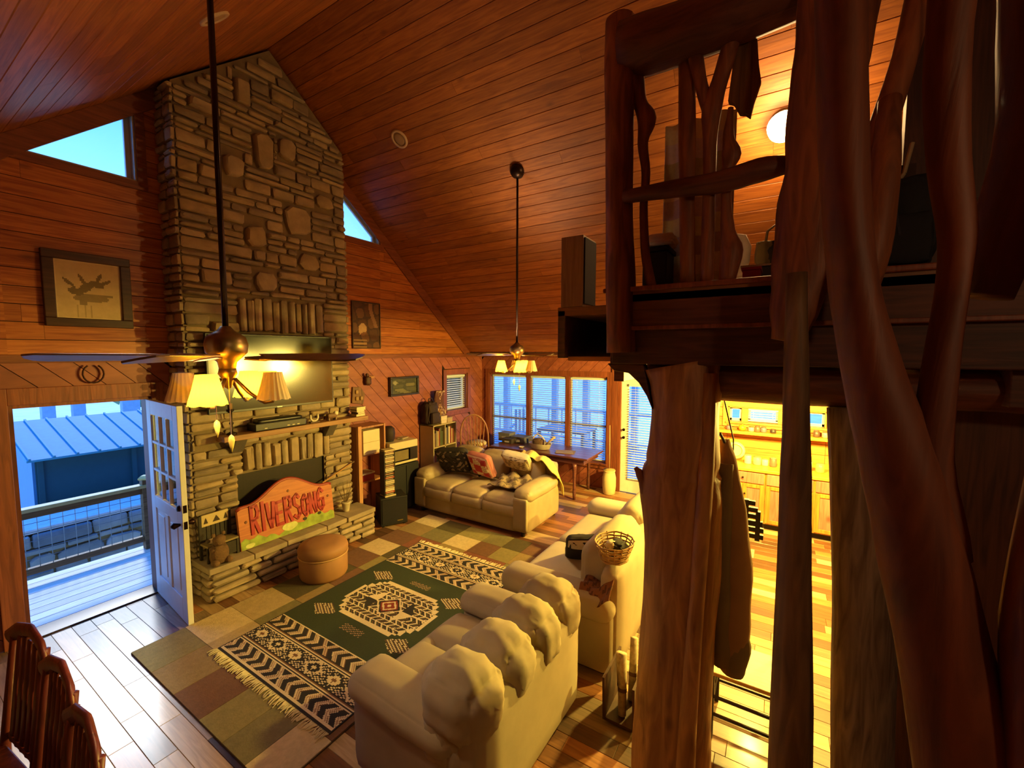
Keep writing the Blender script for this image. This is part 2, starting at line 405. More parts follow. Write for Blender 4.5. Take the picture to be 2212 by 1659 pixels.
# ------------------------------------------------------------------ gable wall (with the fireplace)
def wtopL(x): return 4.30+(x-.87)*.70         # top edge of the left raked window
def wtopR(x): return 4.86-(x-4.02)*.82
def build_gable():
    root = sroot('wall_gable'); mb = MB()
    def strip(x0, x1, zb0, zb1, zt0, zt1): mb.prism([(x0, zb0), (x1, zb1), (x1, zt1), (x0, zt0)], D+.02, D+.16)
    strip(XL-.1, .75, 0, 0, roof(XL-.1), roof(.75))
    strip(.75, .78, 2.05, 2.05, roof(.75), roof(.78))
    strip(.78, 1.70, 2.05, 2.05, 4.15, 4.15); strip(.78, 1.70, wtopL(.78), wtopL(1.70), roof(.78), roof(1.70))
    strip(1.70, RX0, 0, 0, roof(1.70), RZ0); strip(RX0, 4.02, 0, 0, RZ0, roof(4.02))
    strip(4.02, 4.68, 0, 0, 4.17, 4.17); strip(4.02, 4.68, wtopR(4.02), wtopR(4.68), roof(4.02), roof(4.68))
    strip(4.68, 6.23, 0, 0, roof(4.68), roof(6.23))
    strip(6.23, 6.88, 0, 0, 1.36, 1.36); strip(6.23, 6.88, 2.08, 2.08, roof(6.23), roof(6.88))
    strip(6.88, XE, 0, 0, roof(6.88), 2.5); strip(XE, XR+.15, 0, 0, 2.5, 2.5)
    mb.build('wall_core', dark_gap, root)
    # horizontal pine boards above the trim, one by one
    z = 2.45; bw = .148; rn = random.Random(5)
    while z < RZ0:
        z0, z1 = z+.003, min(z+bw-.003, RZ0-.02)
        def xl(zz): return RX0-(RZ0-zz)/SL
        def xr(zz): return min(XE, RX0+(RZ0-zz)/SL)
        for (xa, xb) in ((XL, 1.96), (3.76, XR)):
            segs = [(xa, xb)]
            cutx = rn.uniform(xa+.6, xb-.5)
            segs = [(xa, cutx-.001), (cutx+.001, xb)]
            for a, b in segs:
                poly = [(a, z0), (b, z0), (b, z1), (a, z1)]
                poly = cuthalf(poly, lambda p: (RZ0-SL*abs(p[0]-RX0))-p[1]) if True else poly
                if len(poly) < 3: continue
                # keep clear of the raked windows
                pcs = [poly]
                for (w0, w1, zb, wt) in ((.78, 1.70, 4.15, wtopL), (4.02, 4.68, 4.17, wtopR)):
                    nxt = []
                    for q in pcs:
                        l = cuthalf(q, lambda p: w0-p[0]); r = cuthalf(q, lambda p: p[0]-w1)
                        m = cuthalf(cuthalf(q, lambda p: p[0]-w0), lambda p: w1-p[0]) if len(q) > 2 else []
                        nxt += [k for k in (l, r) if len(k) > 2]
                        if len(m) > 2:
                            lo = cuthalf(m, lambda p: zb-p[1]); hi = cuthalf(m, lambda p: p[1]-wt(p[0]))
                            nxt += [k for k in (lo, hi) if len(k) > 2]
                    pcs = nxt
                for q in pcs:
                    ar = abs(sum(q[i-1][0]*q[i][1]-q[i][0]*q[i-1][1] for i in range(len(q))))/2
                    if ar < .004: continue
                    MB().prism(q, D, D+.02).build('board', pine_x, root)
        z += bw
    # diagonal boards below the trim
    def diag(boxes, ax, at0, at1, slope=-1., w=.155):
        for bx in boxes:
            k = -12.; 
            while k < 14:
                c0, c1 = k+.004, k+w*1.414-.004
                st = [(bx[0]-3, c0+slope*(bx[0]-3)), (bx[1]+3, c0+slope*(bx[1]+3)), (bx[1]+3, c1+slope*(bx[1]+3)), (bx[0]-3, c1+slope*(bx[0]-3))]
                q = clip(st, bx)
                if len(q) > 2:
                    ar = abs(sum(q[i-1][0]*q[i][1]-q[i][0]*q[i-1][1] for i in range(len(q))))/2
                    if ar > .004: MB().prism(q, at0, at1, ax).build('board', pine_diag, root_cur[0])
                k += w*1.414
    root_cur[0] = root
    diag([(1.72, 1.9, 0, 2.40), (3.76, 6.12, 0, 2.40), (6.12, 6.98, 2.18, 2.40), (6.12, 6.98, 0, 1.26), (6.98, XR, 0, 2.40), (XL, .62, 0, 2.40), (.62, 1.72, 2.19, 2.40)], 'xz', D, D+.02)
    build_gable.diag = diag
    # trims
    t = MB().box(XL, 1.9, D-.03, D, 2.40, 2.47).build('trim_board', trim_m, root, bevel=.004)
    MB().box(3.76, XR, D-.03, D, 2.40, 2.47).build('trim_board', trim_m, root, bevel=.004)
    for sgn in (-1, 1):           # rake boards under the ceiling
        pts = [(RX0+sgn*.95, RZ0-SL*.95), (RX0+sgn*4.09, RZ0-SL*4.09)]
        w = .15*sqrt(1+SL*SL)
        poly = [pts[0], pts[1], (pts[1][0], pts[1][1]-w), (pts[0][0], pts[0][1]-w)]
        MB().prism(poly if sgn < 0 else poly[::-1], D-.025, D).build('trim_board', trim_m, root, bevel=.003)
root_cur = [None]
build_gable()
# raked gable windows
def raked_window(name, x0, x1, zb, wt, jm):
    root = sroot(name); y0, y1 = D, D+.16
    def inset(d): return [(x0+d, max(zb+d, zb+d)), (x1-d, zb+d), (x1-d, wt(x1-d)-d*1.25), (x0+d, wt(x0+d)-d*1.25)]
    def ring(a, b, ya, yb, nm, mat):
        A, B = inset(a), inset(b)
        for i in range(4):
            MB().prism([A[i], A[(i+1) % 4], B[(i+1) % 4], B[i]], ya, yb).build(nm, mat, root)
    ring(-.075, .0, D-.022, D, 'casing', trim_m)
    ring(.0, .014, D, D+.12, 'jamb_board', jm)
    ring(.012, .05, D+.10, D+.14, 'sash', white_vinyl)
    MB().prism(inset(.045), D+.118, D+.124).build('pane', glass_m, root)
jamb_m = plain('pale_jamb', '#b9a894', .4)
raked_window('window_1', .78, 1.70, 4.15, wtopL, jamb_m)
raked_window('window_2', 4.02, 4.68, 4.17, wtopR, jamb_m)
def rect_window(name, x0, x1, z0, z1, wall='y', at=D, mull=(), midrail=None, casing=.09, cm=None, depth=.16, jm=None):
    """window in the gable ('y' plane) or in the side wall ('x' plane); u is the horizontal axis"""
    root = sroot(name); cm = cm or trim_v; jm = jm or trim_v
    def B(u0, u1, d0, d1, za, zb, nm, m, bev=.003):
        mb = MB()
        if wall == 'y': mb.box(u0, u1, at+d0, at+d1, za, zb)
        else: mb.box(at+d0, at+d1, u0, u1, za, zb)
        return mb.build(nm, m, root, bevel=bev)
    c = casing
    for (u0, u1, za, zb) in ((x0-c, x0, z0-c, z1+c), (x1, x1+c, z0-c, z1+c), (x0, x1, z1, z1+c), (x0, x1, z0-c, z0)):
        B(u0, u1, -.025, 0, za, zb, 'casing', cm)
    B(x0, x0+.02, 0, depth, z0, z1, 'jamb', jm); B(x1-.02, x1, 0, depth, z0, z1, 'jamb', jm)
    B(x0, x1, 0, depth, z1-.02, z1, 'head', jm); B(x0-.03, x1+.03, -.05, depth, z0-.02, z0+.01, 'sill', jm)
    edges = [x0+.02]+[m for m in mull]+[x1-.02]
    for m in mull: B(m-.045, m+.045, .03, depth-.02, z0, z1, 'mullion', jm)
    for i in range(len(edges)-1):
        a = edges[i]+(.045 if i else 0); b = edges[i+1]-(.045 if i < len(edges)-2 else 0)
        for (u0, u1, za, zb) in ((a, a+.03, z0, z1), (b-.03, b, z0, z1), (a, b, z1-.05, z1-.02), (a, b, z0+.01, z0+.05)):
            B(u0, u1, .09, .12, za, zb, 'sash', white_vinyl, .002)
        if midrail: B(a, b, .085, .12, midrail-.02, midrail+.02, 'meeting_rail', plain('rail_dark', '#7a6a62', .5), .002)
        B(a+.02, b-.02, .10, .106, z0+.03, z1-.03, 'pane', glass_m, 0)
    return root
rect_window('window_3', 6.23, 6.88, 1.36, 2.08, 'y', D, depth=.15)
rect_window('window_4', 2.59, 5.18, .46, 2.06, 'x', XR, mull=(3.39, 4.26), midrail=1.14, depth=.15)
# ------------------------------------------------------------------ side wall with the big window, and the other walls
def build_side_wall():
    root = sroot('wall_right'); mb = MB()
    a, b = XR+.02, XR+.15
    for (y0, y1, z0, z1) in ((5.18, D+.16, 0, 2.5), (2.59, 5.18, 0, .46), (2.59, 5.18, 2.06, 2.5), (2.34, 2.59, 0, 2.5), (1.40, 2.34, 2.08, 2.5), (.63, 1.40, 0, 2.5),
                             (-.62, .63, 0, 1.43), (-.62, .63, 1.67, 2.5), (YB-.1, -.62, 0, 2.5)):
        mb.box(a, b, y0, y1, z0, z1)
    mb.build('wall_core', dark_gap, root); root_cur[0] = root
    build_gable.diag([(5.27, D, 0, 2.40), (2.50, 5.27, 2.15, 2.40), (2.50, 5.27, 0, .37), (1.30, 2.50, 2.17, 2.40)], 'yz', XR, XR+.02, slope=-1.)
    MB().box(XR-.03, XR, 1.3, D-.03, 2.40, 2.5).build('trim_board', trim_v, root, bevel=.004)
    MB().box(XR-.03, XR+.02, 2.40, 2.50, 0, 2.40).build('trim_post', trim_v, root, bevel=.004)
    # kitchen boards (horizontal)
    z = 0; rn = random.Random(9)
    while z < 2.5:
        z1 = min(z+.15, 2.5)
        for (y0, y1) in ((YB, -.62), (-.62, .63), (.63, 1.30)):
            if y0 == -.62 and z < 1.67 and z1 > 1.43:
                for (q0, q1) in ((z, 1.43), (1.67, z1)):
                    if q1-q0 > .02: MB().box(XR, XR+.02, y0+.002, y1-.002, q0+.003, q1-.003).build('board', kitchen_wall_m, root)
            else: MB().box(XR, XR+.02, y0+.002, y1-.002, z+.003, z1-.003).build('board', kitchen_wall_m, root)
        z += .15
build_side_wall()
rect_window('window_5', -.62, .63, 1.43, 1.67, 'x', XR, mull=(-.08, .40), casing=.07, cm=kitchen_wall_m, jm=kitchen_wall_m, depth=.15)
def other_walls():
    o = struct(MB().box(XL-.12, XL, YB-.1, D+.16, 0, 2.45).build('wall_left', wall_plain))
    mb = MB(); mb.prism([(XL-.1, 0), (XR+.15, 0), (XR+.15, 2.5), (XE, 2.5), (RX0, RZ0), (XL-.1, roof(XL-.1))], YB-.12, YB); struct(mb.build('wall_back', wall_plain))
other_walls()
# ------------------------------------------------------------------ ceiling: two slopes of single boards
def build_ceiling():
    th = math.atan(SL); Lr = (XE-RX0)/cos(th)
    for sgn, nm in ((1, 'ceiling_right'), (-1, 'ceiling_left')):
        root = sroot(nm)
        d = Vector((sgn*cos(th), 0, -sin(th))); n = Vector((-sgn*sin(th), 0, -cos(th))); o = Vector((RX0, 0, RZ0))
        L_ = Lr if sgn > 0 else (RX0-XL+.1)/cos(th)
        def pt(s, h, y): q = o+d*s+n*h; return (q.x, y, q.z)
        mb = MB(); vs = [pt(s, h, y) for y in (YB-.1, D+.16) for (s, h) in ((-.1, -.02), (L_+.1, -.02), (L_+.1, -.14), (-.1, -.14))]
        mb.add(vs, [(0, 1, 2, 3), (7, 6, 5, 4), (0, 4, 5, 1), (1, 5, 6, 2), (2, 6, 7, 3), (3, 7, 4, 0)]); mb.build('roof_deck', dark_gap, root)
        rn = random.Random(11+sgn); s = 0.; bw = .139
        while s < L_-.02:
            s1 = min(s+bw, L_); y = D-rn.uniform(0, 2.4)
            cuts = [D]
            while y > YB+.3: cuts.append(y); y -= rn.uniform(2.4, 4.9)
            cuts.append(YB)
            prof = [(s+.001, -.02), (s+.001, -.005), (s+.005, 0), (s1-.005, 0), (s1-.001, -.005), (s1-.001, -.02)]
            for i in range(len(cuts)-1):
                ya, yb = cuts[i+1]+.001, cuts[i]-.001
                m2 = MB(); N = len(prof)
                m2.add([pt(a, b, ya) for a, b in prof]+[pt(a, b, yb) for a, b in prof],
                       [tuple(range(N)), tuple(range(N, 2*N))[::-1]]+[(k, k+N, (k+1) % N+N, (k+1) % N) for k in range(N)])
                m2.build('ceiling_board', pine_y, root)
            s += bw
    r = sroot('trim_1')
    MB().box(XE-.02, XR+.15, YB, D+.0, 2.5, 2.56).build('soffit_board', trim_v, r)
    # recessed speaker ring in the slope and one nearer the ridge on the other side
build_ceiling()
# ------------------------------------------------------------------ stone fireplace
stone_cols = ['#98866c', '#a28c6c', '#8c7a64', '#a69274', '#847460', '#9c8664']
stone_m = [plain('stone_%d' % i, c, .85, var=.22, scale=9, bump=.5) for i, c in enumerate(stone_cols)]
mortar_m = plain('mortar', '#7c6a50', .95, bump=.3)
slab_m = plain('hearth_slab_stone', '#9c8a70', .8, var=.25, scale=6, bump=.5)
FY = 5.05; FX0, FX1 = 1.89, 3.79
def stone_geo(mb, u0, u1, z0, z1, dep, rn, place, gap=.005):
    """irregular ashlar: place(u, out, z) -> xyz"""
    w, h = u1-u0, z1-z0; j = min(.014, h*.16, w*.12) if h < .2 or w < .2 else min(.05, h*.17, w*.12); c = min(.02, h*.28, w*.2) if h < .2 or w < .2 else min(.08, h*.32, w*.24)
    q = lambda: rn.uniform(0, j)
    out = [(u0+gap+c, z0+gap+q()), (u1-gap-c, z0+gap+q()), (u1-gap-q(), z0+gap+c), (u1-gap-q(), z1-gap-c),
           (u1-gap-c, z1-gap-q()), (u0+gap+c, z1-gap-q()), (u0+gap+q(), z1-gap-c), (u0+gap+q(), z0+gap+c)]
    cu, cz = (u0+u1)/2, (z0+z1)/2; b = min(.016, h*.2)
    vs = [place(u, 0., z) for u, z in out]
    vs += [place(u, dep*.72, z) for u, z in out]
    for u, z in out:
        uu = u+(b if u < cu else -b); zz = z+(b*.8 if z < cz else -b*.8)
        vs.append(place(uu, dep+rn.uniform(-.006, .006), zz))
    vs.append(place(cu+rn.uniform(-.2, .2)*w*.4, dep+rn.uniform(0, .008), cz))
    fs = []
    for i in range(8):
        k = (i+1) % 8
        fs += [(i, k, 8+k, 8+i), (8+i, 8+k, 16+k, 16+i), (16+i, 16+k, 24)]
    mb.add(vs, fs)
def build_fireplace():
    root = thing('stone_fireplace', 'tall stacked-stone fireplace chimney with raised hearth rising to the ridge', 'fireplace', (2.86, 5.05, 0))
    rn = random.Random(21)
    mb = MB()
    fb = (2.32, 3.39, .36, 1.13)
    def core(x0, x1, z0, zt0, zt1): mb.prism([(x0, z0), (x1, z0), (x1, zt1), (x0, zt0)], FY, D-.002)
    core(FX0, fb[0], 0, roof(FX0)-.03, roof(fb[0])-.03); core(fb[1], FX1, 0, roof(fb[1])-.03, roof(FX1)-.03)
    core(fb[0], RX0, fb[3], roof(fb[0])-.03, RZ0-.03); core(RX0, fb[1], fb[3], RZ0-.03, roof(fb[1])-.03)
    mb.box(fb[0], fb[1], FY-.02, D-.002, 0, .34); mb.box(fb[0], fb[1], D-.03, D-.002, .34, 1.13)
    mb.build('chimney_core', mortar_m, root)
    soot = plain('soot_black', '#15110e', .9, bump=.2)
    m2 = MB().box(fb[0]-.005, fb[1]+.005, D-.04, D-.03, .34, 1.14); m2.box(fb[0]-.006, fb[0]+.004, FY+.02, D-.03, .34, 1.14); m2.box(fb[1]-.004, fb[1]+.006, FY+.02, D-.03, .34, 1.14); m2.box(fb[0], fb[1], FY+.02, D-.03, 1.125, 1.135)
    m2.build('firebox', soot, root)
    MB().box(fb[0]+.01, fb[1]-.01, FY+.03, FY+.05, .36, 1.12).build('firebox_screen', plain('firebox_screen', '#241c14', .5, metal=.4, var=.2, scale=40), root)
    stones = []                      # (area, u0,u1,z0,z1,dep,face)
    big = [(2.56, 2.86, 3.18, 3.42), (2.50, 2.74, 3.66, 3.92), (2.94, 3.30, 3.9, 4.25), (2.30, 2.52, 4.35, 4.6), (2.62, 2.85, 4.55, 4.95), (3.1, 3.4, 3.5, 3.72), (2.05, 2.35, 3.2, 3.36),
           (3.35, 3.62, 4.3, 4.5), (2.45, 2.62, 5.15, 5.42), (2.9, 3.12, 4.75, 5.0), (2.12, 2.4, 2.28+.42, 2.82), (1.92, 2.2, 1.52, 1.66), (2.02, 2.3, 4.9, 5.02)]
    feats = [fb, (2.38, 3.45, 1.13, 1.47), (2.40, 3.42, 2.70, 3.13)]+big
    for bx in big: stones.append((*bx, rn.uniform(.06, .075), 0, 3 if bx == big[0] else rn.choice((1, 3, 5))))
    for (x0, x1, z0, z1, n) in ((2.38, 3.45, 1.13, 1.47, 10), (2.40, 3.42, 2.70, 3.13, 11)):
        ws = [rn.uniform(.75, 1.25) for _ in range(n)]; t = sum(ws); u = x0
        for w in ws:
            w = w/t*(x1-x0); stones.append((u, u+w, z0+rn.uniform(0, .03), z1-rn.uniform(0, .05), rn.uniform(.05, .07), 0, rn.choice((1, 3, 5, 0)))); u += w
    bands = [0, .36, 1.13, 1.47, 2.70, 3.13, RZ0]
    for bi in range(len(bands)-1):
        z = bands[bi]
        while z < bands[bi+1]-.02:
            h = rn.choice((.05, .06, .07, .08, .09, .11, .13)); z1 = z+h
            if bands[bi+1]-z1 < .045: z1 = bands[bi+1]
            if z1 > RZ0-.1: break
            lim = (RZ0-.05-z1)/SL; xa, xb = max(FX0, RX0-lim), min(FX1, RX0+lim)
            iv = [(xa, xb)]
            for (fx0, fx1, fz0, fz1) in feats:
                ov = min(z1, fz1)-max(z, fz0)
                if ov > .25*(z1-z):
                    nv = []
                    for a, b in iv:
                        if fx0 > a+.02: nv.append((a, min(b, fx0)))
                        if fx1 < b-.02: nv.append((max(a, fx1), b))
                        if fx1 <= a or fx0 >= b: nv.append((a, b))
                    iv = list(dict.fromkeys(nv))
            if z1 <= .361: iv = []
            for a, b in iv:
                if b-a < .03: continue
                u = a
                while u < b-.01:
                    w = rn.uniform(.14, .46)*(1.15 if h < .08 else .85); u1 = u+w
                    if b-u1 < .1: u1 = b
                    stones.append((u, u1, z, z1, rn.uniform(.025, .062), 0, rn.randrange(6))); u = u1
            # west flank of the chimney
            y = FY-.03
            if z1 > .36 and roof(FX0) > z1+.03 or z1 <= .36:
                cut = rn.uniform(.35, .65)
                for (a, b) in ((FY-.04, FY+cut*.33), (FY+cut*.33, D)):
                    stones.append((a, b, z, z1, rn.uniform(.02, .045), 1, rn.randrange(6)))
                if z < 3.9: stones.append((FY-.02, D, z, z1, rn.uniform(.02, .04), 2, rn.randrange(6)))
            z = z1
    front = sorted([s for s in stones if s[5] == 0], key=lambda s: -(s[1]-s[0])*(s[3]-s[2]))
    def emit(mb, s):
        u0, u1, z0, z1, dep, face, m = s
        if face == 0: pl = lambda u, o, z: (u, FY-o, z)
        elif face == 1: pl = lambda u, o, z: (FX0-o, u, z)
        else: pl = lambda u, o, z: (FX1+o, u, z)
        stone_geo(mb, u0, u1, z0, z1, dep, rn, pl)
    # hearth
    hx0, hx1, hy = 1.86, 3.86, 4.66
    MB().box(hx0+.03, hx1-.02, hy+.03, FY, 0, .30).build('hearth_core', mortar_m, root)
    hs = []
    zs = [0, .075, .15, .23, .30]
    for i in range(4):
        u = hx0
        while u < hx1-.01:
            u1 = u+rn.uniform(.2, .5)
            if hx1-u1 < .12: u1 = hx1
            hs.append((u, u1, zs[i], zs[i+1], .03, 0)); u = u1
        hs.append((hy, hy+.2, zs[i], zs[i+1], .03, 1)); hs.append((hy+.2, FY, zs[i], zs[i+1], .03, 1))
        hs.append((hy, hy+.22, zs[i], zs[i+1], .03, 2)); hs.append((hy+.22, FY, zs[i], zs[i+1], .03, 2))
    for (u0, u1, z0, z1, dep, face) in hs:
        m = MB()
        pl = [lambda u, o, z: (u, hy+.03-o-.02, z), lambda u, o, z: (hx0+.03-o, u, z), lambda u, o, z: (hx1-.02+o, u, z)][face]
        stone_geo(m, u0, u1, z0, z1, dep+.02, rn, pl); m.build('hearth_stone', stone_m[rn.choice((1, 3, 5, 0))], root, auto=40)
    u = hx0-.02
    for w in (.42, .36, .5, .3, .47):
        m = MB(); u1 = min(u+w, hx1+.02)
        poly = [(u+.004, hy-.03+rn.uniform(-.015, .015)), (u1-.004, hy-.03+rn.uniform(-.015, .015)), (u1-.004, FY-.02), (u+.004, FY-.02)]
        m.prism(poly, .30, .36, 'xy').build('hearth_slab', slab_m, root, bevel=.008); u = u1
    nmain = 190
    for s in front[:nmain]:
        m = MB(); emit(m, s); m.build('stone', stone_m[s[6]], root, auto=40)
    m = MB()
    rest = front[nmain:]+[s for s in stones if s[5] != 0]
    for s in rest: m.cur = s[6]; emit(m, s)
    m.build('small_stones', stone_m, root, kind='stuff', auto=40)
    # mantel on two corbels
    mw = wood('mantel_wood', '#b08050', '#8a5c34', 'x', .5)
    MB().box(2.10, 3.92, 4.80, FY-.02, 1.56, 1.62).build('mantel_shelf', mw, root, bevel=.006)
    for cx in (2.30, 3.42): MB().prism([(4.86, 1.55), (FY-.02, 1.55), (FY-.02, 1.40), (4.97, 1.40)], cx-.06, cx+.06, 'yz').build('corbel', plain('corbel_stone', '#5a5044', .85, bump=.4), root, bevel=.006)
build_fireplace()
# ------------------------------------------------------------------ front door, standing open inwards
def build_door1():
    root = sroot('door_1'); m = trim_v
    for (x0, x1, z0, z1) in ((.62, .75, 0, 2.19), (1.70, 1.80, 0, 2.19), (.75, 1.70, 2.05, 2.19)):
        MB().box(x0, x1, D-.03, D, z0, z1).build('casing', m, root, bevel=.004)
    for (x0, x1, z0, z1) in ((.75, .78, 0, 2.05), (1.67, 1.70, 0, 2.05), (.78, 1.67, 2.02, 2.05)):
        MB().box(x0, x1, D, D+.16, z0, z1).build('jamb', m, root)
    MB().box(.75, 1.70, D-.02, D+.2, -.03, .015).build('threshold', plain('threshold_dark', '#4a3a2c', .4, metal=.3), root, bevel=.004)
    # leaf: hinged at x=1.66, opened about ninety degrees; built in its own frame (u along the leaf, n across)
    lf = bpy.data.objects.new('leaf_pivot', None)
    ang = atan2(-.92, -.075)
    M = T(1.655, D-.01, .012) @ RZ(ang)
    W_, H_, t = .925, 2.01, .044
    fr = MB(); fr.M = M
    def b(u0, u1, z0, z1, n0=0, n1=t): fr.box(u0, u1, n0, n1, z0, z1)
    b(0, .13, 0, H_); b(W_-.13, W_, 0, H_); b(.13, W_-.13, 0, .22); b(.13, W_-.13, H_-.14, H_); b(.13, W_-.13, .93, 1.05); b(.415, .505, .22, .93)
    leaf = fr.build('leaf', white_paint, root, bevel=.004)
    for (u0, u1) in ((.13, .415), (.505, W_-.13)):
        p = MB(); p.M = M; p.box(u0-.005, u1+.005, .012, t-.012, .21, .94); p.box(u0+.045, u1-.045, .004, t-.004, .27, .88); p.build('panel', white_paint, leaf, bevel=.006)
    for i in range(1, 3):
        p = MB(); p.M = M; u = .13+i*(W_-.26)/3; p.box(u-.011, u+.011, .004, t-.004, 1.05, H_-.14); p.build('muntin', white_paint, leaf)
        p = MB(); p.M = M; z = 1.05+i*(H_-.14-1.05)/3; p.box(.13, W_-.13, .004, t-.004, z-.011, z+.011); p.build('muntin', white_paint, leaf)
    for i in range(3):
        for k in range(3):
            p = MB(); p.M = M; w = (W_-.26)/3; h = (H_-.14-1.05)/3
            p.box(.13+i*w+.008, .13+(i+1)*w-.008, t/2-.003, t/2+.003, 1.05+k*h+.008, 1.05+(k+1)*h-.008); p.build('pane', glass_m, leaf)
    iron = plain('dark_bronze', '#2a1712', .35, metal=.8)
    p = MB(); p.M = M @ T(W_-.065, 0, .93)
    p.sweep([(0, -.07, 0), (0, -.05, 0), (0, 0, 0), (0, t, 0), (0, t+.05, 0), (0, t+.07, 0)], [.012, .03, .011, .011, .03, .012], 12); p.build('knob', iron, leaf, smooth=True)
    p = MB(); p.M = M @ T(W_-.065, 0, 1.08); p.sweep([(0, -.02, 0), (0, 0, 0), (0, t, 0), (0, t+.02, 0)], [.024, .03, .03, .024], 12); p.build('deadbolt', iron, leaf, smooth=True)
    for z in (.93, 1.08):
        p = MB(); p.M = M; p.box(W_-.001, W_+.002, .008, t-.008, z-.035, z+.035); p.build('latch_plate', iron, leaf)
    for z in (.2, 1., 1.8):
        p = MB(); p.M = M; p.sweep([(0, t+.004, z-.05), (0, t+.004, z+.05)], .009, 8); p.build('hinge', iron, leaf)
    bpy.data.objects.remove(lf)
build_door1()
# ------------------------------------------------------------------ side door with a full-length blind
def blind(name, label, y0, y1, z0, z1, x, wall='x', tilt=.5, pitch=.043, wd=.045, mat=None, group=None):
    """horizontal slat blind: every slat a part"""
    root = thing(name, label, 'blind', ((x, (y0+y1)/2, z0) if wall == 'x' else ((y0+y1)/2, x, z0)), 0, group)
    mat = mat or plain('blind_slat', '#cfd6dc', .5, var=.03)
    def bx(u0, u1, d0, d1, za, zb):
        return MB().box(d0, d1, u0, u1, za, zb) if wall == 'x' else MB().box(u0, u1, d0, d1, za, zb)
    bx(y0, y1, x-.025, x+.025, z1-.04, z1).build('head_rail', mat, root, bevel=.003)
    bx(y0, y1, x-.012, x+.012, z0, z0+.02).build('bottom_rail', mat, root, bevel=.003)
    first = None; z = z0+.05
    while z < z1-.05:
        if first is None:
            m = MB(); h = wd/2; c, s = cos(tilt), sin(tilt)
            vs = []
            for u in (y0+.004, y1-.004):
                for (d, e) in ((-h*c, -h*s), (0, .003), (h*c, h*s), (h*c, h*s-.0025), (0, .0005), (-h*c, -h*s-.0025)):
                    vs.append((x+d, u, z+e) if wall == 'x' else (u, x+d, z+e))
            m.add(vs, [(0, 1, 7, 6), (1, 2, 8, 7), (2, 3, 9, 8), (3, 4, 10, 9), (4, 5, 11, 10), (5, 0, 6, 11)])
            first = m.build('slat', mat, root); zf = z
        else: inst(first, root, (0, 0, z-zf))
        z += pitch
    for u in (y0+(y1-y0)*.18, y0+(y1-y0)*.82):
        (MB().sweep([(x, u, z0), (x, u, z1)], .002, 4) if wall == 'x' else MB().sweep([(u, x, z0), (u, x, z1)], .002, 4)).build('cord', mat, root)
    return root
def build_door2():
    root = sroot('door_2'); y0, y1 = 1.42, 2.33
    for (a, b, z0, z1) in ((y0-.1, y0, 0, 2.17), (y1, y1+.07, 0, 2.17), (y0, y1, 2.07, 2.17)):
        MB().box(XR-.03, XR+.02, a, b, z0, z1).build('casing', trim_v, root, bevel=.004)
    m = MB(); f = XR+.01
    for (a, b, z0, z1) in ((y1-.13, y1, .01, 2.07), (y0, y0+.13, .01, 2.07), (y0+.13, y1-.13, .01, .25), (y0+.13, y1-.13, 1.95, 2.07)): m.box(f, f+.045, a, b, z0, z1)
    leaf = m.build('leaf', white_paint, root, bevel=.003)
    MB().box(f+.02, f+.026, y0+.12, y1-.12, .24, 1.96).build('pane', glass_m, leaf)
    iron = plain('dark_bronze', '#2a1712', .35, metal=.8)
    for z in (1.0, 1.14):
        MB().sweep([(f+.002, y1-.065, z), (f-.03, y1-.065, z), (f-.05, y1-.065, z)], [.014, .014, .026], 12).build('knob', iron, leaf, smooth=True)
build_door2()
blind('window_blind', 'white slat blind over the glass of the side door', 1.56, 2.19, .26, 1.95, XR-.012, tilt=.15)
blind('window_blind', 'tall slat blind in the right third of the wide window by the side door', 2.64, 3.33, .50, 2.03, XR+.06, tilt=.12)
blind('window_blind', 'slat blind in the middle third of the wide window', 3.45, 4.20, .50, 2.03, XR+.06, tilt=.12)
blind('window_blind', 'slat blind in the left third of the wide window nearest the corner', 4.32, 5.13, .50, 2.03, XR+.06, tilt=.08)
blind('window_blind', 'short slat blind in the small window of the fireplace wall', 6.27, 6.84, 1.39, 2.05, D+.05, wall='y', tilt=.35)
blind('window_blind', 'narrow slat blind over the kitchen counter', -.04, .36, 1.45, 1.66, XR+.06, tilt=.3, pitch=.035, wd=.034)
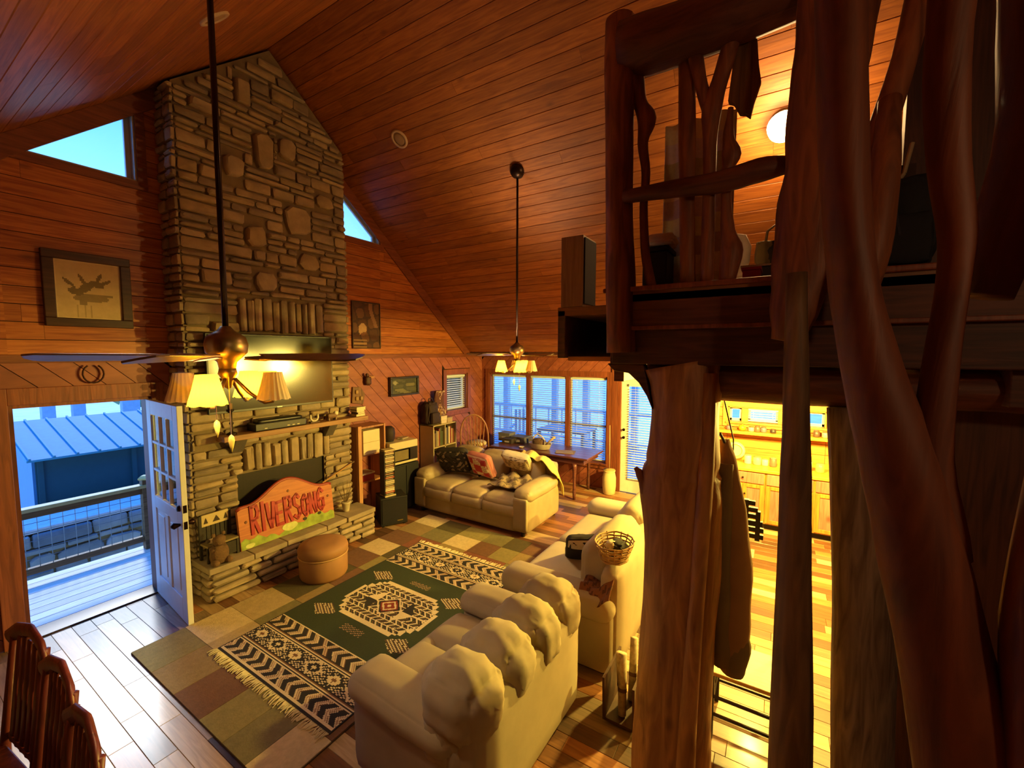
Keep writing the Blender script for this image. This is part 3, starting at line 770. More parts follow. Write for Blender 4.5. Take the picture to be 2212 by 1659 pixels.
# ------------------------------------------------------------------ outside the front door
def build_outside():
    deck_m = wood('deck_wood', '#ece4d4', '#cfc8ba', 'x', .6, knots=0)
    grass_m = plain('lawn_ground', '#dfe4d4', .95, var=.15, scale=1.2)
    o = MB().box(-40, 60, D+.2, 70, -1.35, -1.2).build('lawn', grass_m); o['kind'] = 'structure'
    root = sroot('deck'); rn = random.Random(2)
    MB().box(-1.5, 5.5, D+.17, 6.95, -.30, -.08).build('deck_frame', plain('deck_frame', '#6a5440', .8), root)
    y = D+.2
    while y < 6.9:
        MB().box(-1.5, 5.5, y+.003, y+.137, -.08, -.045).build('deck_board', deck_m, root, bevel=.003); y += .14
    rail_w = wood('rail_wood', '#8c6a40', '#6b4c2a', 'x', .6, knots=.2)
    r = thing('deck_railing', 'wooden deck railing with wire mesh panels outside the open front door', 'railing', (1.5, 6.85, -.05))
    for x in (.55, 2.06, 3.6):
        p = MB().box(x-.05, x+.05, 6.80, 6.90, -.045, .86).build('post', rail_w, r, bevel=.005)
        MB().lathe([(.075, 0), (.08, .02), (.05, .05), (.0, .06)], 4, (x, 6.85, .86), cap=False).build('post_cap', plain('pale_cap', '#d8c478', .6), p)
    MB().box(-.9, 4.2, 6.79, 6.91, .76, .80).build('top_rail', plain('rail_top_pale', '#cdb878', .6), r, bevel=.004)
    MB().box(-.9, 4.2, 6.83, 6.87, .68, .76).build('upper_rail', rail_w, r, bevel=.004)
    MB().box(-.9, 4.2, 6.82, 6.88, .06, .13).build('bottom_rail', rail_w, r, bevel=.004)
    wm = plain('mesh_wire', '#8a8f92', .4, metal=.8)
    x = -.8
    while x < 4.1: MB().sweep([(x, 6.85, .12), (x, 6.85, .69)], .0035, 4).build('wire', wm, r); x += .10
    for z in (.22, .32, .42, .52, .62): MB().sweep([(-.9, 6.85, z), (4.2, 6.85, z)], .003, 4).build('wire', wm, r)
    # retaining wall of stacked stone beyond the railing
    w = thing('retaining_wall', 'low grey stacked-stone retaining wall beyond the deck railing', 'stone wall', (2, 8.1, -1.2))
    MB().box(-1.5, 5, 8.1, 8.6, -1.2, .1).build('wall_core', mortar_m, w)
    gm = [plain('grey_stone_%d' % i, c, .85, var=.2, scale=7, bump=.4) for i, c in enumerate(('#7d8288', '#8d9094', '#6c7076'))]
    z = -1.15
    while z < .1:
        h = rn.choice((.09, .13, .18, .22)); u = -.3+rn.uniform(-.3, 0)
        while u < 4.4:
            L_ = rn.uniform(.25, .6); m = MB(); stone_geo(m, u, u+L_, z, min(z+h, .14), rn.uniform(.04, .08), rn, lambda a, o, b: (a, 8.1-o, b)); m.build('stone', gm[rn.randrange(3)], w, auto=40); u += L_
        z += h
    MB().box(-1.5, 5, 8.08, 8.7, .14, .2).build('cap', plain('wall_cap', '#c6ccd2', .8), w, bevel=.01)
    # shed with a ribbed metal roof
    s = thing('shed', 'dark blue shed with a pale blue ribbed metal roof', 'shed', (3, 9.8, -1.2))
    blue = plain('shed_blue', '#21525c', .55, var=.05); lb = plain('shed_end', '#3a7fae', .5, var=.05); rm = plain('roof_metal', '#4794a8', .75, metal=0, var=.05)
    MB().box(1.50, 4.6, 9.2, 10.6, -1.2, .92).build('wall', blue, s)
    MB().prism([(9.2, -1.2), (10.6, -1.2), (10.6, 1.25), (9.2, .92)], 1.47, 1.50, 'yz').build('end_wall', lb, s)
    MB().prism([(9.05, .90), (10.75, 1.30), (10.75, 1.33), (9.05, .93)], 1.40, 4.7, 'yz').build('roof', rm, s)
    for i in range(14):
        x = 1.42+i*.25; MB().prism([(9.05, .925), (10.75, 1.325), (10.75, 1.355), (9.05, .955)], x, x+.025, 'yz').build('roof_seam', rm, s)
    for x in (1.52, 2.6, 3.7): MB().box(x, x+.06, 9.17, 9.2, -1.2, .9).build('corner_trim', blue, s)
    # posts of an open shelter behind the shed
    pw = plain('shelter_post', '#8fa8c0', .7)
    for x, lab in ((2.55, 'leftmost grey shelter post standing behind the blue shed'), (3.05, 'middle grey shelter post behind the blue shed'), (4.0, 'wide pale blue shelter post behind the shed, nearest the door leaf')):
        wd = .35 if x == 4. else .22
        p = thing('shelter_post', lab, 'post', (x, 14, -1.2), 0, 'shelter posts behind the shed')
        MB().box(x-wd/2, x+wd/2, 13.9, 14.1, -1.2, 3.0).build('shaft', pw, p, bevel=.01); MB().box(x-wd/2-.05, x+wd/2+.05, 13.85, 14.15, -1.2, -1.0).build('foot', pw, p)
    # trees
    leaf_m = plain('tree_leaves', '#6d8a66', .8, var=.35, scale=2); bark = plain('tree_bark', '#6a5c50', .9, bump=.3)
    def tree(x, y, h, r, lab, n=700):
        t = thing('tree', lab, 'tree', (x, y, -1.2), 0, 'trees beyond the lawn')
        MB().sweep([(x, y, -1.2), (x+.1, y, h*.3), (x, y+.1, h*.6)], [.16, .12, .07], 8).build('trunk', bark, t, smooth=True)
        m = MB(); q = random.Random(int(x*10+y))
        for i in range(n):
            while True:
                p = Vector((q.uniform(-1, 1), q.uniform(-1, 1), q.uniform(-1, 1)))
                if p.length < 1: break
            c = Vector((x+p.x*r, y+p.y*r, h*.62+p.z*r*.8)); a = Vector((q.uniform(-1, 1), q.uniform(-1, 1), q.uniform(-1, 1))).normalized()*r*.11; b = a.cross(Vector((q.random(), q.random(), q.random()))).normalized()*r*.07
            m.add([c-a, c+b, c+a, c-b], [(0, 1, 2, 3)])
        m.build('foliage', leaf_m, t, kind='stuff')
    tree(6.2, 18, 3.4, 2.0, 'leafy green tree seen through the top of the open front door')
    tree(11.5, 23, 4.6, 2.4, 'broad tree partly hidden by the open door leaf')
    tree(10.5, 9.5, 3.6, 2., 'tree outside the raked window right of the chimney', 900)
    tree(2.6, 26, 3.0, 2.4, 'distant pale tree behind the shelter posts')
build_outside()
def build_porch():
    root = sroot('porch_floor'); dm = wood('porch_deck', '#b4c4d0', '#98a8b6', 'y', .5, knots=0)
    x = XR+.16
    while x < 11.2: MB().box(x+.003, x+.137, .6, 7.5, -.08, -.03).build('deck_board', dm, root); x += .14
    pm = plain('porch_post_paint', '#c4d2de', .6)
    for i, (x, y, lab) in enumerate(((11.0, 7.05, 'porch post seen through the left third of the wide window'), (11.0, 5.4, 'porch post seen left of centre through the wide window'), (11.0, 4.45, 'porch post seen through the middle third of the wide window'), (11.0, 3.1, 'porch post seen through the right third of the wide window'), (11.0, 1.6, 'porch post seen through the glass of the side door'))):
        p = thing('porch_post', lab, 'post', (x, y, -.03), 0, 'porch posts beyond the wide window')
        MB().box(x-.08, x+.08, y-.08, y+.08, -.03, 2.7).build('shaft', pm, p, bevel=.008); MB().box(x-.11, x+.11, y-.11, y+.11, -.03, .1).build('base', pm, p, bevel=.008)
    r = thing('porch_railing', 'blue-grey porch railing beyond the wide window', 'railing', (11, 4.5, -.03))
    MB().box(10.82, 10.90, .8, 7.4, .88, .95).build('top_rail', pm, r, bevel=.004); MB().box(10.83, 10.89, .8, 7.4, .08, .14).build('bottom_rail', pm, r)
    y = .9
    while y < 7.4: MB().box(10.845, 10.875, y, y+.03, .14, .88).build('baluster', pm, r); y += .42
    b = thing('porch_table', 'low dark table standing on the porch outside the wide window', 'table', (9.2, 4.2, -.03))
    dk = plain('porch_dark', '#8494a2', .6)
    MB().box(8.8, 9.6, 3.6, 4.8, .66, .70).build('table_top', dk, b, bevel=.006)
    for (dx, dy) in ((8.85, 3.65), (9.55, 3.65), (8.85, 4.75), (9.55, 4.75)): MB().box(dx-.03, dx+.03, dy-.03, dy+.03, -.03, .66).build('leg', dk, b)
    def pchair(x, y, rz, lab):
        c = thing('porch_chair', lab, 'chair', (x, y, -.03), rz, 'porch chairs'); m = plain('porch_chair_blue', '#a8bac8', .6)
        MB().box(-.25, .25, -.25, .25, .40, .44).build('seat', m, c, world=False, bevel=.005)
        for k in range(5): MB().box(-.23+k*.1, -.17+k*.1, .22, .25, .44, 1.05).build('back_slat', m, c, world=False)
        for (dx, dy) in ((-.22, -.22), (.22, -.22), (-.22, .22), (.22, .22)): MB().box(dx-.025, dx+.025, dy-.025, dy+.025, 0, .42).build('leg', m, c, world=False)
        for s in (-1, 1): MB().box(s*.25-.03, s*.25+.03, -.25, .25, .62, .65).build('arm', m, c, world=False)
    pchair(9.3, 5.5, -1.2, 'slatted blue porch chair near the left window post')
    pchair(9.9, 3.2, .8, 'slatted blue porch chair near the right end of the wide window')
    g = MB().box(11.2, 60, -20, 30, -1.3, -1.1).build('meadow', plain('lawn_ground', '#9aa886')); g['kind'] = 'structure'
build_porch()
# ------------------------------------------------------------------ rugs
def build_rugs():
    pal = {'o': '#857848', 't': '#8c7448', 'b': '#6e4c34', 'c': '#c2ac80', 'd': '#4e4426', 'g': '#746a44', 'r': '#7c4a34', 'k': '#5a3c28', 'l': '#ab9468'}
    x0, x1, y0, y1 = 1.17, 4.72, 2.32, 4.44
    c = thing('patchwork_carpet', 'large patchwork carpet of olive, tan, brown and cream blocks under the green rug', 'carpet', ((x0+x1)/2, (y0+y1)/2, 0))
    MB().box(x0, x1, y0, y1, .001, .010).build('backing', plain('carpet_backing', '#5a4a30', .95), c)
    rows = ['oclddbcbtc', 'tlgtbodrgd', 'btgdorbtco', 'ogbtdcorbg', 'gtodbgtrod', 'cbgtodbgtb']
    xs = [x0, 1.55, 1.93, 2.33, 2.70, 3.08, 3.42, 3.75, 4.08, 4.40, x1]; ys = [y1, 4.02, 3.62, 3.22, 2.90, 2.62, y0]
    for j, rw in enumerate(rows):
        for i, k in enumerate(rw):
            MB().box(xs[i]+.002, xs[i+1]-.002, ys[j+1]+.002, ys[j]-.002, .010, .018).build('patch', plain('carpet_'+k, pal[k], .97, var=.14, scale=30, bump=.35), c)
    # green kilim, design woven cell by cell
    rx0, rx1, ry0, ry1 = 1.57, 3.93, 2.37, 3.88; L_, W_ = rx1-rx0, ry1-ry0
    G, K, C, B, R_, P = [S(h) for h in ('#2b331a', '#241e1a', '#cdb994', '#6e4a2e', '#7c2c1c', '#98765e')]
    def tri(a): a = a % 1.; return 1-abs(2*a-1)
    def chev(e, v):
        vv = abs(v-W_/2); t = (vv/.115+tri(e)*.55) % 1.
        return K if t < .46 else C if t < .58 else P if t < .68 else C if t < .80 else B if t < .88 else C if t < .93 else K
    def stripes(e): k = int(e/.012) % 5; return (C, K, C, B, K)[k]
    def design(a, b):
        u, v = a*L_, b*W_; e = min(u, L_-u)
        if v < .012 or v > W_-.012: return K
        if e < .022: return K
        if e < .04: return C
        e *= 1.18
        if e < .20: return chev((e-.04)/.16, v)
        if e < .262: return stripes(e-.20)
        if e < .44:
            s = .252; q = (v % s)/s; row = round((abs(((e-.262)/.178)-.5))*10)/10; dd = abs(q-.5)
            st = round(dd*16)/16; inn = st+row*.85; alt = int(v/s) % 2
            if inn < .10: return B if alt else C
            if inn < .30: return C if alt else K
            if inn < .44: return K if alt else C
            return C if (int(q*14)+int(e*90)) % 3 == 0 else K
        if e < .50: return stripes(e-.44)
        if e < .645: return chev((e-.50)/.145, v)
        if e < .66: return C
        x, y = u-L_/2, v-W_/2; ax, ay = abs(x), abs(y)
        # stepped central medallion
        sx = round(ax/.03)*.03; sy = round(ay/.045)*.045
        m = max(sy/.54+max(0, sx-.09)*1.6, sx/.31)
        if m < 1.0:
            if abs(m-1.0) < .09: return C
            dm = ax/.15+ay/.17
            if dm < 1.:
                k = int(dm*7); return (C, R_, R_, C, R_, K, C)[k]
            if ax < .17 and ay < .30 and (ay-.17)/.13+0*ax > 0 and ax < .17-(ay-.17)*1.1: return (C if x*y > 0 else K)
            zz = (y/.075+tri(x/.11)*.8) % 1.; rr = (ax/.055) % 1.
            if rr < .16: return C
            return C if zz < .26 else (K if zz < .62 else B if zz < .74 else G)
        for (qx, qy) in ((.36, .50), (-.36, .50), (.36, -.50), (-.36, -.50)):
            d = abs(x-qx)/.10+abs(y-qy)/.16
            if d < 1:
                h = (int(u*110)*7+int(v*100)*13) % 11
                return C if h < 4 else (K if h < 7 else B if h < 9 else G)
        for sgn in (-1, 1):
            if abs(x-sgn*.43) < .035 and ay < .13: return P if (int(v*60)+int(u*100)) % 3 == 0 else G
        return G
    r = thing('area_rug', 'dark green woven rug with cream zigzag bands, central medallion and fringed ends', 'rug', ((rx0+rx1)/2, (ry0+ry1)/2, .018))
    MB().box(rx0, rx1, ry0, ry1, .018, .024).build('rug_base', plain('rug_edge', '#241e1a', .95), r)
    grid_print('rug_weave', 236, 150, lambda a, b: (rx0+a*L_, ry0+b*W_, .0255+.0008*sin(a*40)), design, r, vcol('woven_wool', .95, .4, 90))
    f = MB(); q = random.Random(8)
    for xe, sg in ((rx0, -1), (rx1, 1)):
        y = ry0+.01
        while y < ry1:
            L2 = q.uniform(.05, .085); dy = q.uniform(-.03, .03)
            f.sweep([(xe, y, .022), (xe+sg*L2*.5, y+dy*.5, .026), (xe+sg*L2, y+dy, .021)], [.004, .005, .003], 4); y += .011
    f.build('fringe', plain('fringe_cream', '#cbbd9a', .95), r, kind='stuff')
build_rugs()
# ------------------------------------------------------------------ upholstery
sofa_m = plain('beige_microfibre', '#a8987a', .85, var=.09, scale=5, bump=.12)
sofa_l = plain('tan_leather', '#a28e6c', .55, var=.12, scale=6, bump=.15)
sofa_d = plain('dark_sofa_feet', '#2a1a10', .5)
def far_sofa():
    # local frame: u along the sofa (x local), front is -y local
    s = thing('sofa', 'long tan three-seat sofa with plump cushions, in front of the wide window', 'sofa', (5.32, 3.77, 0), -pi/2)
    def P(nm, mb, m=sofa_l, **k): return mb.build(nm, m, s, world=False, smooth=k.pop('smooth', True), **k)
    W_ = 2.06                                     # overall; local x -1.03..1.03 ; local y -.54 (front) .. .53 (back)
    P('base', MB().rbox((0, -.02, .18), (W_-.06, 1.0, .24), .05))
    P('front_panel', MB().rbox((0, -.50, .17), (W_-.36, .07, .22), .03))
    for i, x in enumerate((-.56, 0, .56)):
        P('seat_cushion', MB().rbox((x, -.16, .40), (.565, .76, .20), .075, puff=(0, .01, .035), n=9, wr=.004, seed=i))
        P('seat_front', MB().rbox((x, -.52, .34), (.55, .10, .16), .045, puff=(0, .01, 0)))
        P('back_cushion', MB().rbox((x, .30, .68), (.57, .26, .46), .11, puff=(0, .04, .03), n=9, wr=.006, seed=i+9))
    P('back_frame', MB().rbox((0, .45, .46), (W_-.1, .16, .76), .06))
    for sg in (-1, 1):
        P('arm', MB().rbox((sg*.915, -.03, .30), (.22, 1.0, .48), .05))
        P('arm_pad', MB().rbox((sg*.915, -.06, .56), (.28, .92, .19), .09, puff=(.015, .01, .03), n=9, wr=.004, seed=3+sg))
        P('arm_front', MB().rbox((sg*.915, -.53, .32), (.22, .05, .44), .02))
        for y in (-.46, .45): P('foot', MB().lathe([(.03, 0), (.035, .07)], 10, (sg*.92, y, 0)), sofa_d)
    return s
far_sofa()
def love_right():
    s = thing('loveseat', 'beige loveseat with smooth rounded arms facing the fireplace, beside the tree-trunk post', 'sofa', (4.03, 1.42, 0), pi)
    def P(nm, mb, m=sofa_m, **k): return mb.build(nm, m, s, world=False, smooth=True, **k)
    # local: front -y (world +y); x local = -world x. half width 1.08
    P('base', MB().rbox((0, .02, .20), (2.02, .92, .30), .05))
    for i, x in enumerate((-.45, .45)):
        P('seat_cushion', MB().rbox((x, -.16, .42), (.86, .74, .19), .07, puff=(0, .015, .03), n=9))
        P('back_cushion', MB().rbox((x, .25, .70), (.88, .30, .50), .13, puff=(0, .05, .04), n=9, wr=.004, seed=i))
    P('back_frame', MB().rbox((0, .40, .45), (2.04, .18, .80), .08))
    for sg in (-1, 1):
        P('arm', MB().rbox((sg*.97, -.03, .32), (.22, .96, .56), .08))
        P('arm_roll', MB().rbox((sg*.98, -.04, .56), (.30, 1.0, .22), .108, n=9))
        for y in (-.4, .4): P('foot', MB().lathe([(.03, 0), (.035, .06)], 10, (sg*.95, y, 0)), sofa_d)
    return s
love_right()
def love_front():
    s = thing('loveseat', 'beige foreground loveseat seen from behind with crumpled pillow-top back', 'sofa', (2.09, 1.55, 0), pi-.03)
    def P(nm, mb, m=sofa_m, **k): return mb.build(nm, m, s, world=False, smooth=True, **k)
    hw = .61
    P('base', MB().rbox((0, .0, .21), (2*hw-.06, .86, .34), .06))
    for i, x in enumerate((-.195, .195)):
        P('seat_cushion', MB().rbox((x, -.18, .41), (.39, .66, .20), .08, puff=(0, .02, .03), n=9))
    P('front_roll', MB().rbox((0, -.45, .38), (2*hw-.42, .16, .22), .075))
    P('back_frame', MB().rbox((0, .37, .42), (2*hw-.04, .16, .70), .07))
    for i, x in enumerate((-.46, -.155, .155, .46)):
        P('pillow_top', MB().rbox((x, .255, .735), (.325, .38, .34), .12, puff=(.008, .03, .04), n=9, wr=.007, seed=i+20))
        P('back_cushion', MB().rbox((x, .20, .56), (.335, .24, .30), .10, puff=(0, .03, 0), n=9, wr=.006, seed=i+40))
    for sg in (-1, 1):
        P('arm', MB().rbox((sg*(hw-.11), -.06, .31), (.23, .86, .54), .08, wr=.003, seed=2))
        P('arm_pad', MB().rbox((sg*(hw-.11), -.10, .56), (.29, .80, .17), .082, puff=(.01, .01, .02), n=9, wr=.003, seed=4))
        for y in (-.36, .36): P('foot', MB().lathe([(.03, 0), (.035, .06)], 10, (sg*(hw-.1), y, 0)), sofa_d)
    return s
love_front()
def cushion(name, label, loc, rot, size, mat, func=None, cat='pillow'):
    """loose square cushion; func paints a woven face on both sides"""
    o = thing(name, label, cat, loc); o.rotation_euler = rot
    w, h, t = size
    MB().rbox((0, 0, 0), (w, t, h), t*.48, puff=(0, t*.25, 0), n=9, wr=.004, seed=int(loc[0]*100)).build('cover', mat, o, world=False, smooth=True)
    if func:
        def pos(a, b, sg=-1):
            x, z = (a-.5)*w*.94, (b-.5)*h*.94; p, q = 2*a-1, 2*b-1
            return (x, sg*(t*.5+t*.25*(1-p*p)*(1-q*q)+.004-.5*t*max(0, max(abs(p), abs(q))-.75)), z)
        n = 28
        grid_print('woven_face', n, n, lambda a, b: pos(a, b), func, o, vcol('woven_fabric', .9, .3, 60), world=False)
    return o
def qc(a, b):                                     # red and cream patchwork
    i, k = int(a*3), int(b*3); fx, fy = a*3 % 1, b*3 % 1
    base = S('#b0303a') if (i+k) % 2 == 0 else S('#d8c8ac')
    if a < .07 or a > .93 or b < .07 or b > .93: return S('#d9b8a0')
    if (i+k) % 2 and (int(a*24)+int(b*24)*3) % 5 == 0: return S('#b8584e')
    return base
cushion('quilt_pillow', 'red and cream patchwork quilt pillow on the tan sofa', (5.22, 3.80, .78), (.5, .06, -pi/2-.1), (.44, .42, .13), plain('quilt_back', '#b06a5c', .9), qc)
def camo(a, b):
    v = sin(a*17+3*sin(b*9))*sin(b*14+2*sin(a*11)); return S('#33291e') if v > .2 else S('#171310') if v > -.25 else S('#6c5c48') if v > -.6 else S('#8b7a60')
cushion('dark_pillow', 'dark mottled camouflage pillow at the fireplace end of the tan sofa', (5.22, 4.35, .78), (.45, -.1, -pi/2+.15), (.56, .44, .16), plain('camo_dark', '#2b241c', .9), camo)
def floral(a, b):
    v = sin(a*23+2*sin(b*17))*sin(b*25+1.5*sin(a*13)); return S('#c4b292') if v > -.15 else S('#94785c') if v > -.55 else S('#6b5a48')
cushion('floral_pillow', 'cream floral pillow under the draped blanket at the window end of the sofa', (5.38, 3.26, .88), (.75, .1, -pi/2+.1), (.46, .34, .13), plain('floral_cream', '#b9a888', .9), floral)
def drape(name, label, cat, func, nx, ny, mat, painter=None, thick=.012):
    o = thing(name, label, cat, func(.5, .5))
    if painter: p = grid_print('cloth', nx, ny, func, painter, o, mat)
    else:
        m = MB(); m.add([func(i/nx, j/ny) for j in range(ny+1) for i in range(nx+1)], [(j*(nx+1)+i, j*(nx+1)+i+1, (j+1)*(nx+1)+i+1, (j+1)*(nx+1)+i) for j in range(ny) for i in range(nx)])
        p = m.build('cloth', mat, o)
    p.data.polygons.foreach_set('use_smooth', [True]*len(p.data.polygons))
    sd = p.modifiers.new('thick', 'SOLIDIFY'); sd.thickness = thick; sd.offset = 0
    return o
# yellow blanket hanging over the sofa's corner
def blank(a, b):
    # a runs along the back top and over the arm side, b from seat side to outer side
    y = 3.30-.62*a; x = 5.40+.42*b
    h = .955+.05*sin(a*7)*.4-.02*sin(b*9+a*4)
    drop = max(0, b-.6)*1.1; drop2 = max(0, a-.72)*1.5
    return (x+.02*sin(a*16+b*3), y+.015*sin(b*14), h-drop*.5-drop2*(.5+.5*b)+.018*sin(a*19+b*5))
drape('blanket', 'yellow-cream blanket draped over the window end of the tan sofa', 'blanket', blank, 26, 20, plain('yellow_blanket', '#cdb462', .95, var=.1))
def throw(a, b):
    x = 4.98+.42*b; y = 2.98+.55*a
    return (x, y, .555+.05*abs(sin(a*6+b*4))*(1-abs(2*a-1)**3)+.02*sin(a*15-b*8)+.20*max(0, b-.6))
drape('seat_throw', 'crumpled brown patterned throw lying on the right seat of the tan sofa', 'throw', throw, 24, 20, vcol('woven_fabric', .9, .3, 60), lambda a, b: S('#5f4e3a') if sin(a*21+b*9)*sin(b*17-a*6) > .1 else S('#8b7656'))
cushion('small_pillow', 'small dark pillow with a white fringed top on the beige loveseat', (3.72, 1.50, .63), (.35, 0, -1.0), (.36, .30, .11), plain('dark_pillow_cloth', '#241c1a', .9), lambda a, b: S('#c9bda4') if b > .72 else S('#241c1a'))
# ottoman
def ottoman():
    o = thing('ottoman', 'round tan ottoman standing in front of the stone hearth', 'ottoman', (2.79, 4.22, 0))
    m = plain('ottoman_tan', '#9a6e44', .7, var=.1, scale=6)
    MB().lathe([(.235, .02), (.25, .05), (.252, .25), (.24, .27)], 32, (2.79, 4.22, 0)).build('body', m, o, smooth=True)
    MB().lathe([(.245, .27), (.258, .285), (.262, .33), (.245, .375), (.15, .40), (0.001, .405)], 32, (2.79, 4.22, 0)).build('cushion_top', m, o, smooth=True)
    MB().lathe([(.255, .262), (.262, .27), (.255, .278)], 32, (2.79, 4.22, 0), cap=False).build('piping', plain('ottoman_piping', '#b58c58', .6), o, smooth=True)
ottoman()
# ------------------------------------------------------------------ loft
log_m = wood('peeled_log', '#955630', '#65351c', 'z', .55, stretch=7, scale=3, knots=.6, objvar=.05, bump=.4)
log_h = wood('peeled_log_level', '#6e3820', '#46200f', 'y', .6, stretch=7, scale=3, knots=.5, objvar=.05, bump=.4)
grey_log = wood('weathered_log', '#8f7d6a', '#5e4c3c', 'z', .7, stretch=9, scale=3, knots=.5, objvar=.03, bump=.5)
rim_m = wood('rim_board', '#5c3020', '#3c1c10', 'y', .6, knots=.1)
def build_loft():
    root = sroot('loft_floor')
    dk = wood('loft_deck', '#8a5a30', '#6c4020', 'y', .5)
    MB().prism([(2.2, YB), (6.55, YB), (6.55, 1.36), (2.8, 1.36), (2.8, .78), (2.2, .78)], 2.76, 2.82, 'xy').build('deck', dk, root)
    MB().box(2.2, 2.25, YB, .78, 2.63, 2.80).build('rim_board', rim_m, root, bevel=.005)
    MB().box(2.18, 2.28, YB, .80, 2.81, 2.835).build('nosing', trim_v, root, bevel=.006)
    MB().box(2.23, 2.30, YB, .76, 2.44, 2.63).build('rim_board', rim_m, root, bevel=.005)
    MB().box(2.19, 2.23, YB, .78, 2.615, 2.635).build('ledge_strip', trim_v, root, bevel=.004)
    MB().box(2.8, 6.55, 1.30, 1.36, 2.46, 2.80).build('rim_board', rim_m, root, bevel=.005)
    MB().box(2.26, 2.8, .74, .78, 2.44, 2.80).build('rim_board', rim_m, root, bevel=.005)
    MB().prism([(2.31, YB), (XR, YB), (XR, 1.29), (2.83, 1.29), (2.83, .73), (2.31, .73)], 2.44, 2.47, 'xy').build('kitchen_ceiling', kitchen_wall_m, root)
    y = -.3
    for y in (-3.6, -2.9, -2.2, -1.5, -.8, .9): MB().box(2.9 if y > .5 else 2.3, XR, y, y+.07, 2.30, 2.44).build('joist', rim_m, root, bevel=.004)
    # log girder below the rim, wavy underside
    m = MB(); q = random.Random(4); pts = []; rr = []
    for i in range(16):
        y = .62-i*.34; pts.append((2.46, y, 2.35+.008*sin(i*1.7))); rr.append((.12+.01*sin(i*2.1), .095+.012*sin(i*1.3)))
    m.sweep(pts, rr, 14, jit=.05); m.build('log_girder', log_h, root, smooth=True)
    # knee wall at the back of the loft
    MB().box(6.5, 6.55, YB, 1.36, 2.82, 2.5+SL*(XE-6.5)).build('knee_wall', pine_x, root)
build_loft()
o = struct(MB().box(2.62, 2.68, YB, -.46, 0, 2.44).build('wall_partition', wood('partition_boards', '#5e3420', '#3e2012', 'z', .6, knots=.2)))
o = struct(MB().prism([(YB, 2.835), (-.42, 2.835), (-.42, RZ0-SL*.4-.1), (YB, RZ0-SL*.4-.1)], 2.50, 2.56, 'yz').build('wall_loft', wood('partition_boards', '#5e3420', '#3e2012', 'z', .6)))
def log(name, label, cat, pts, rad, mat=None, jit=.06, n=18, group=None, parent=None, sub=4, cap=True):
    """natural trunk or branch: subdivided sweep with an uneven skin"""
    P, R_ = [], []
    N = len(pts)
    for i in range(N-1):
        for k in range(sub):
            t = k/sub; ts = t*t*(3-2*t)
            a, b = Vector(pts[i]), Vector(pts[i+1]); P.append(a.lerp(b, t))
            ra = rad[i] if isinstance(rad[i], (tuple, list)) else (rad[i],)*2; rb = rad[i+1] if isinstance(rad[i+1], (tuple, list)) else (rad[i+1],)*2
            R_.append((ra[0]+(rb[0]-ra[0])*ts, ra[1]+(rb[1]-ra[1])*ts))
    P.append(Vector(pts[-1])); r = rad[-1]; R_.append(r if isinstance(r, (tuple, list)) else (r, r))
    # smooth the centre line
    for it in range(2): P = [P[0]]+[(P[i-1]+P[i]*2+P[i+1])/4 for i in range(1, len(P)-1)]+[P[-1]]
    q = random.Random(int(abs(pts[0][1])*1000)+len(pts))
    m = MB(); m.sweep(P, R_, n, jit=jit, rnd=q, cap=cap)
    if parent is not None: return m.build(name, mat or log_m, parent, smooth=True)
    o = m.build(name, mat or log_m, smooth=True); return tag(o, label, cat, group)
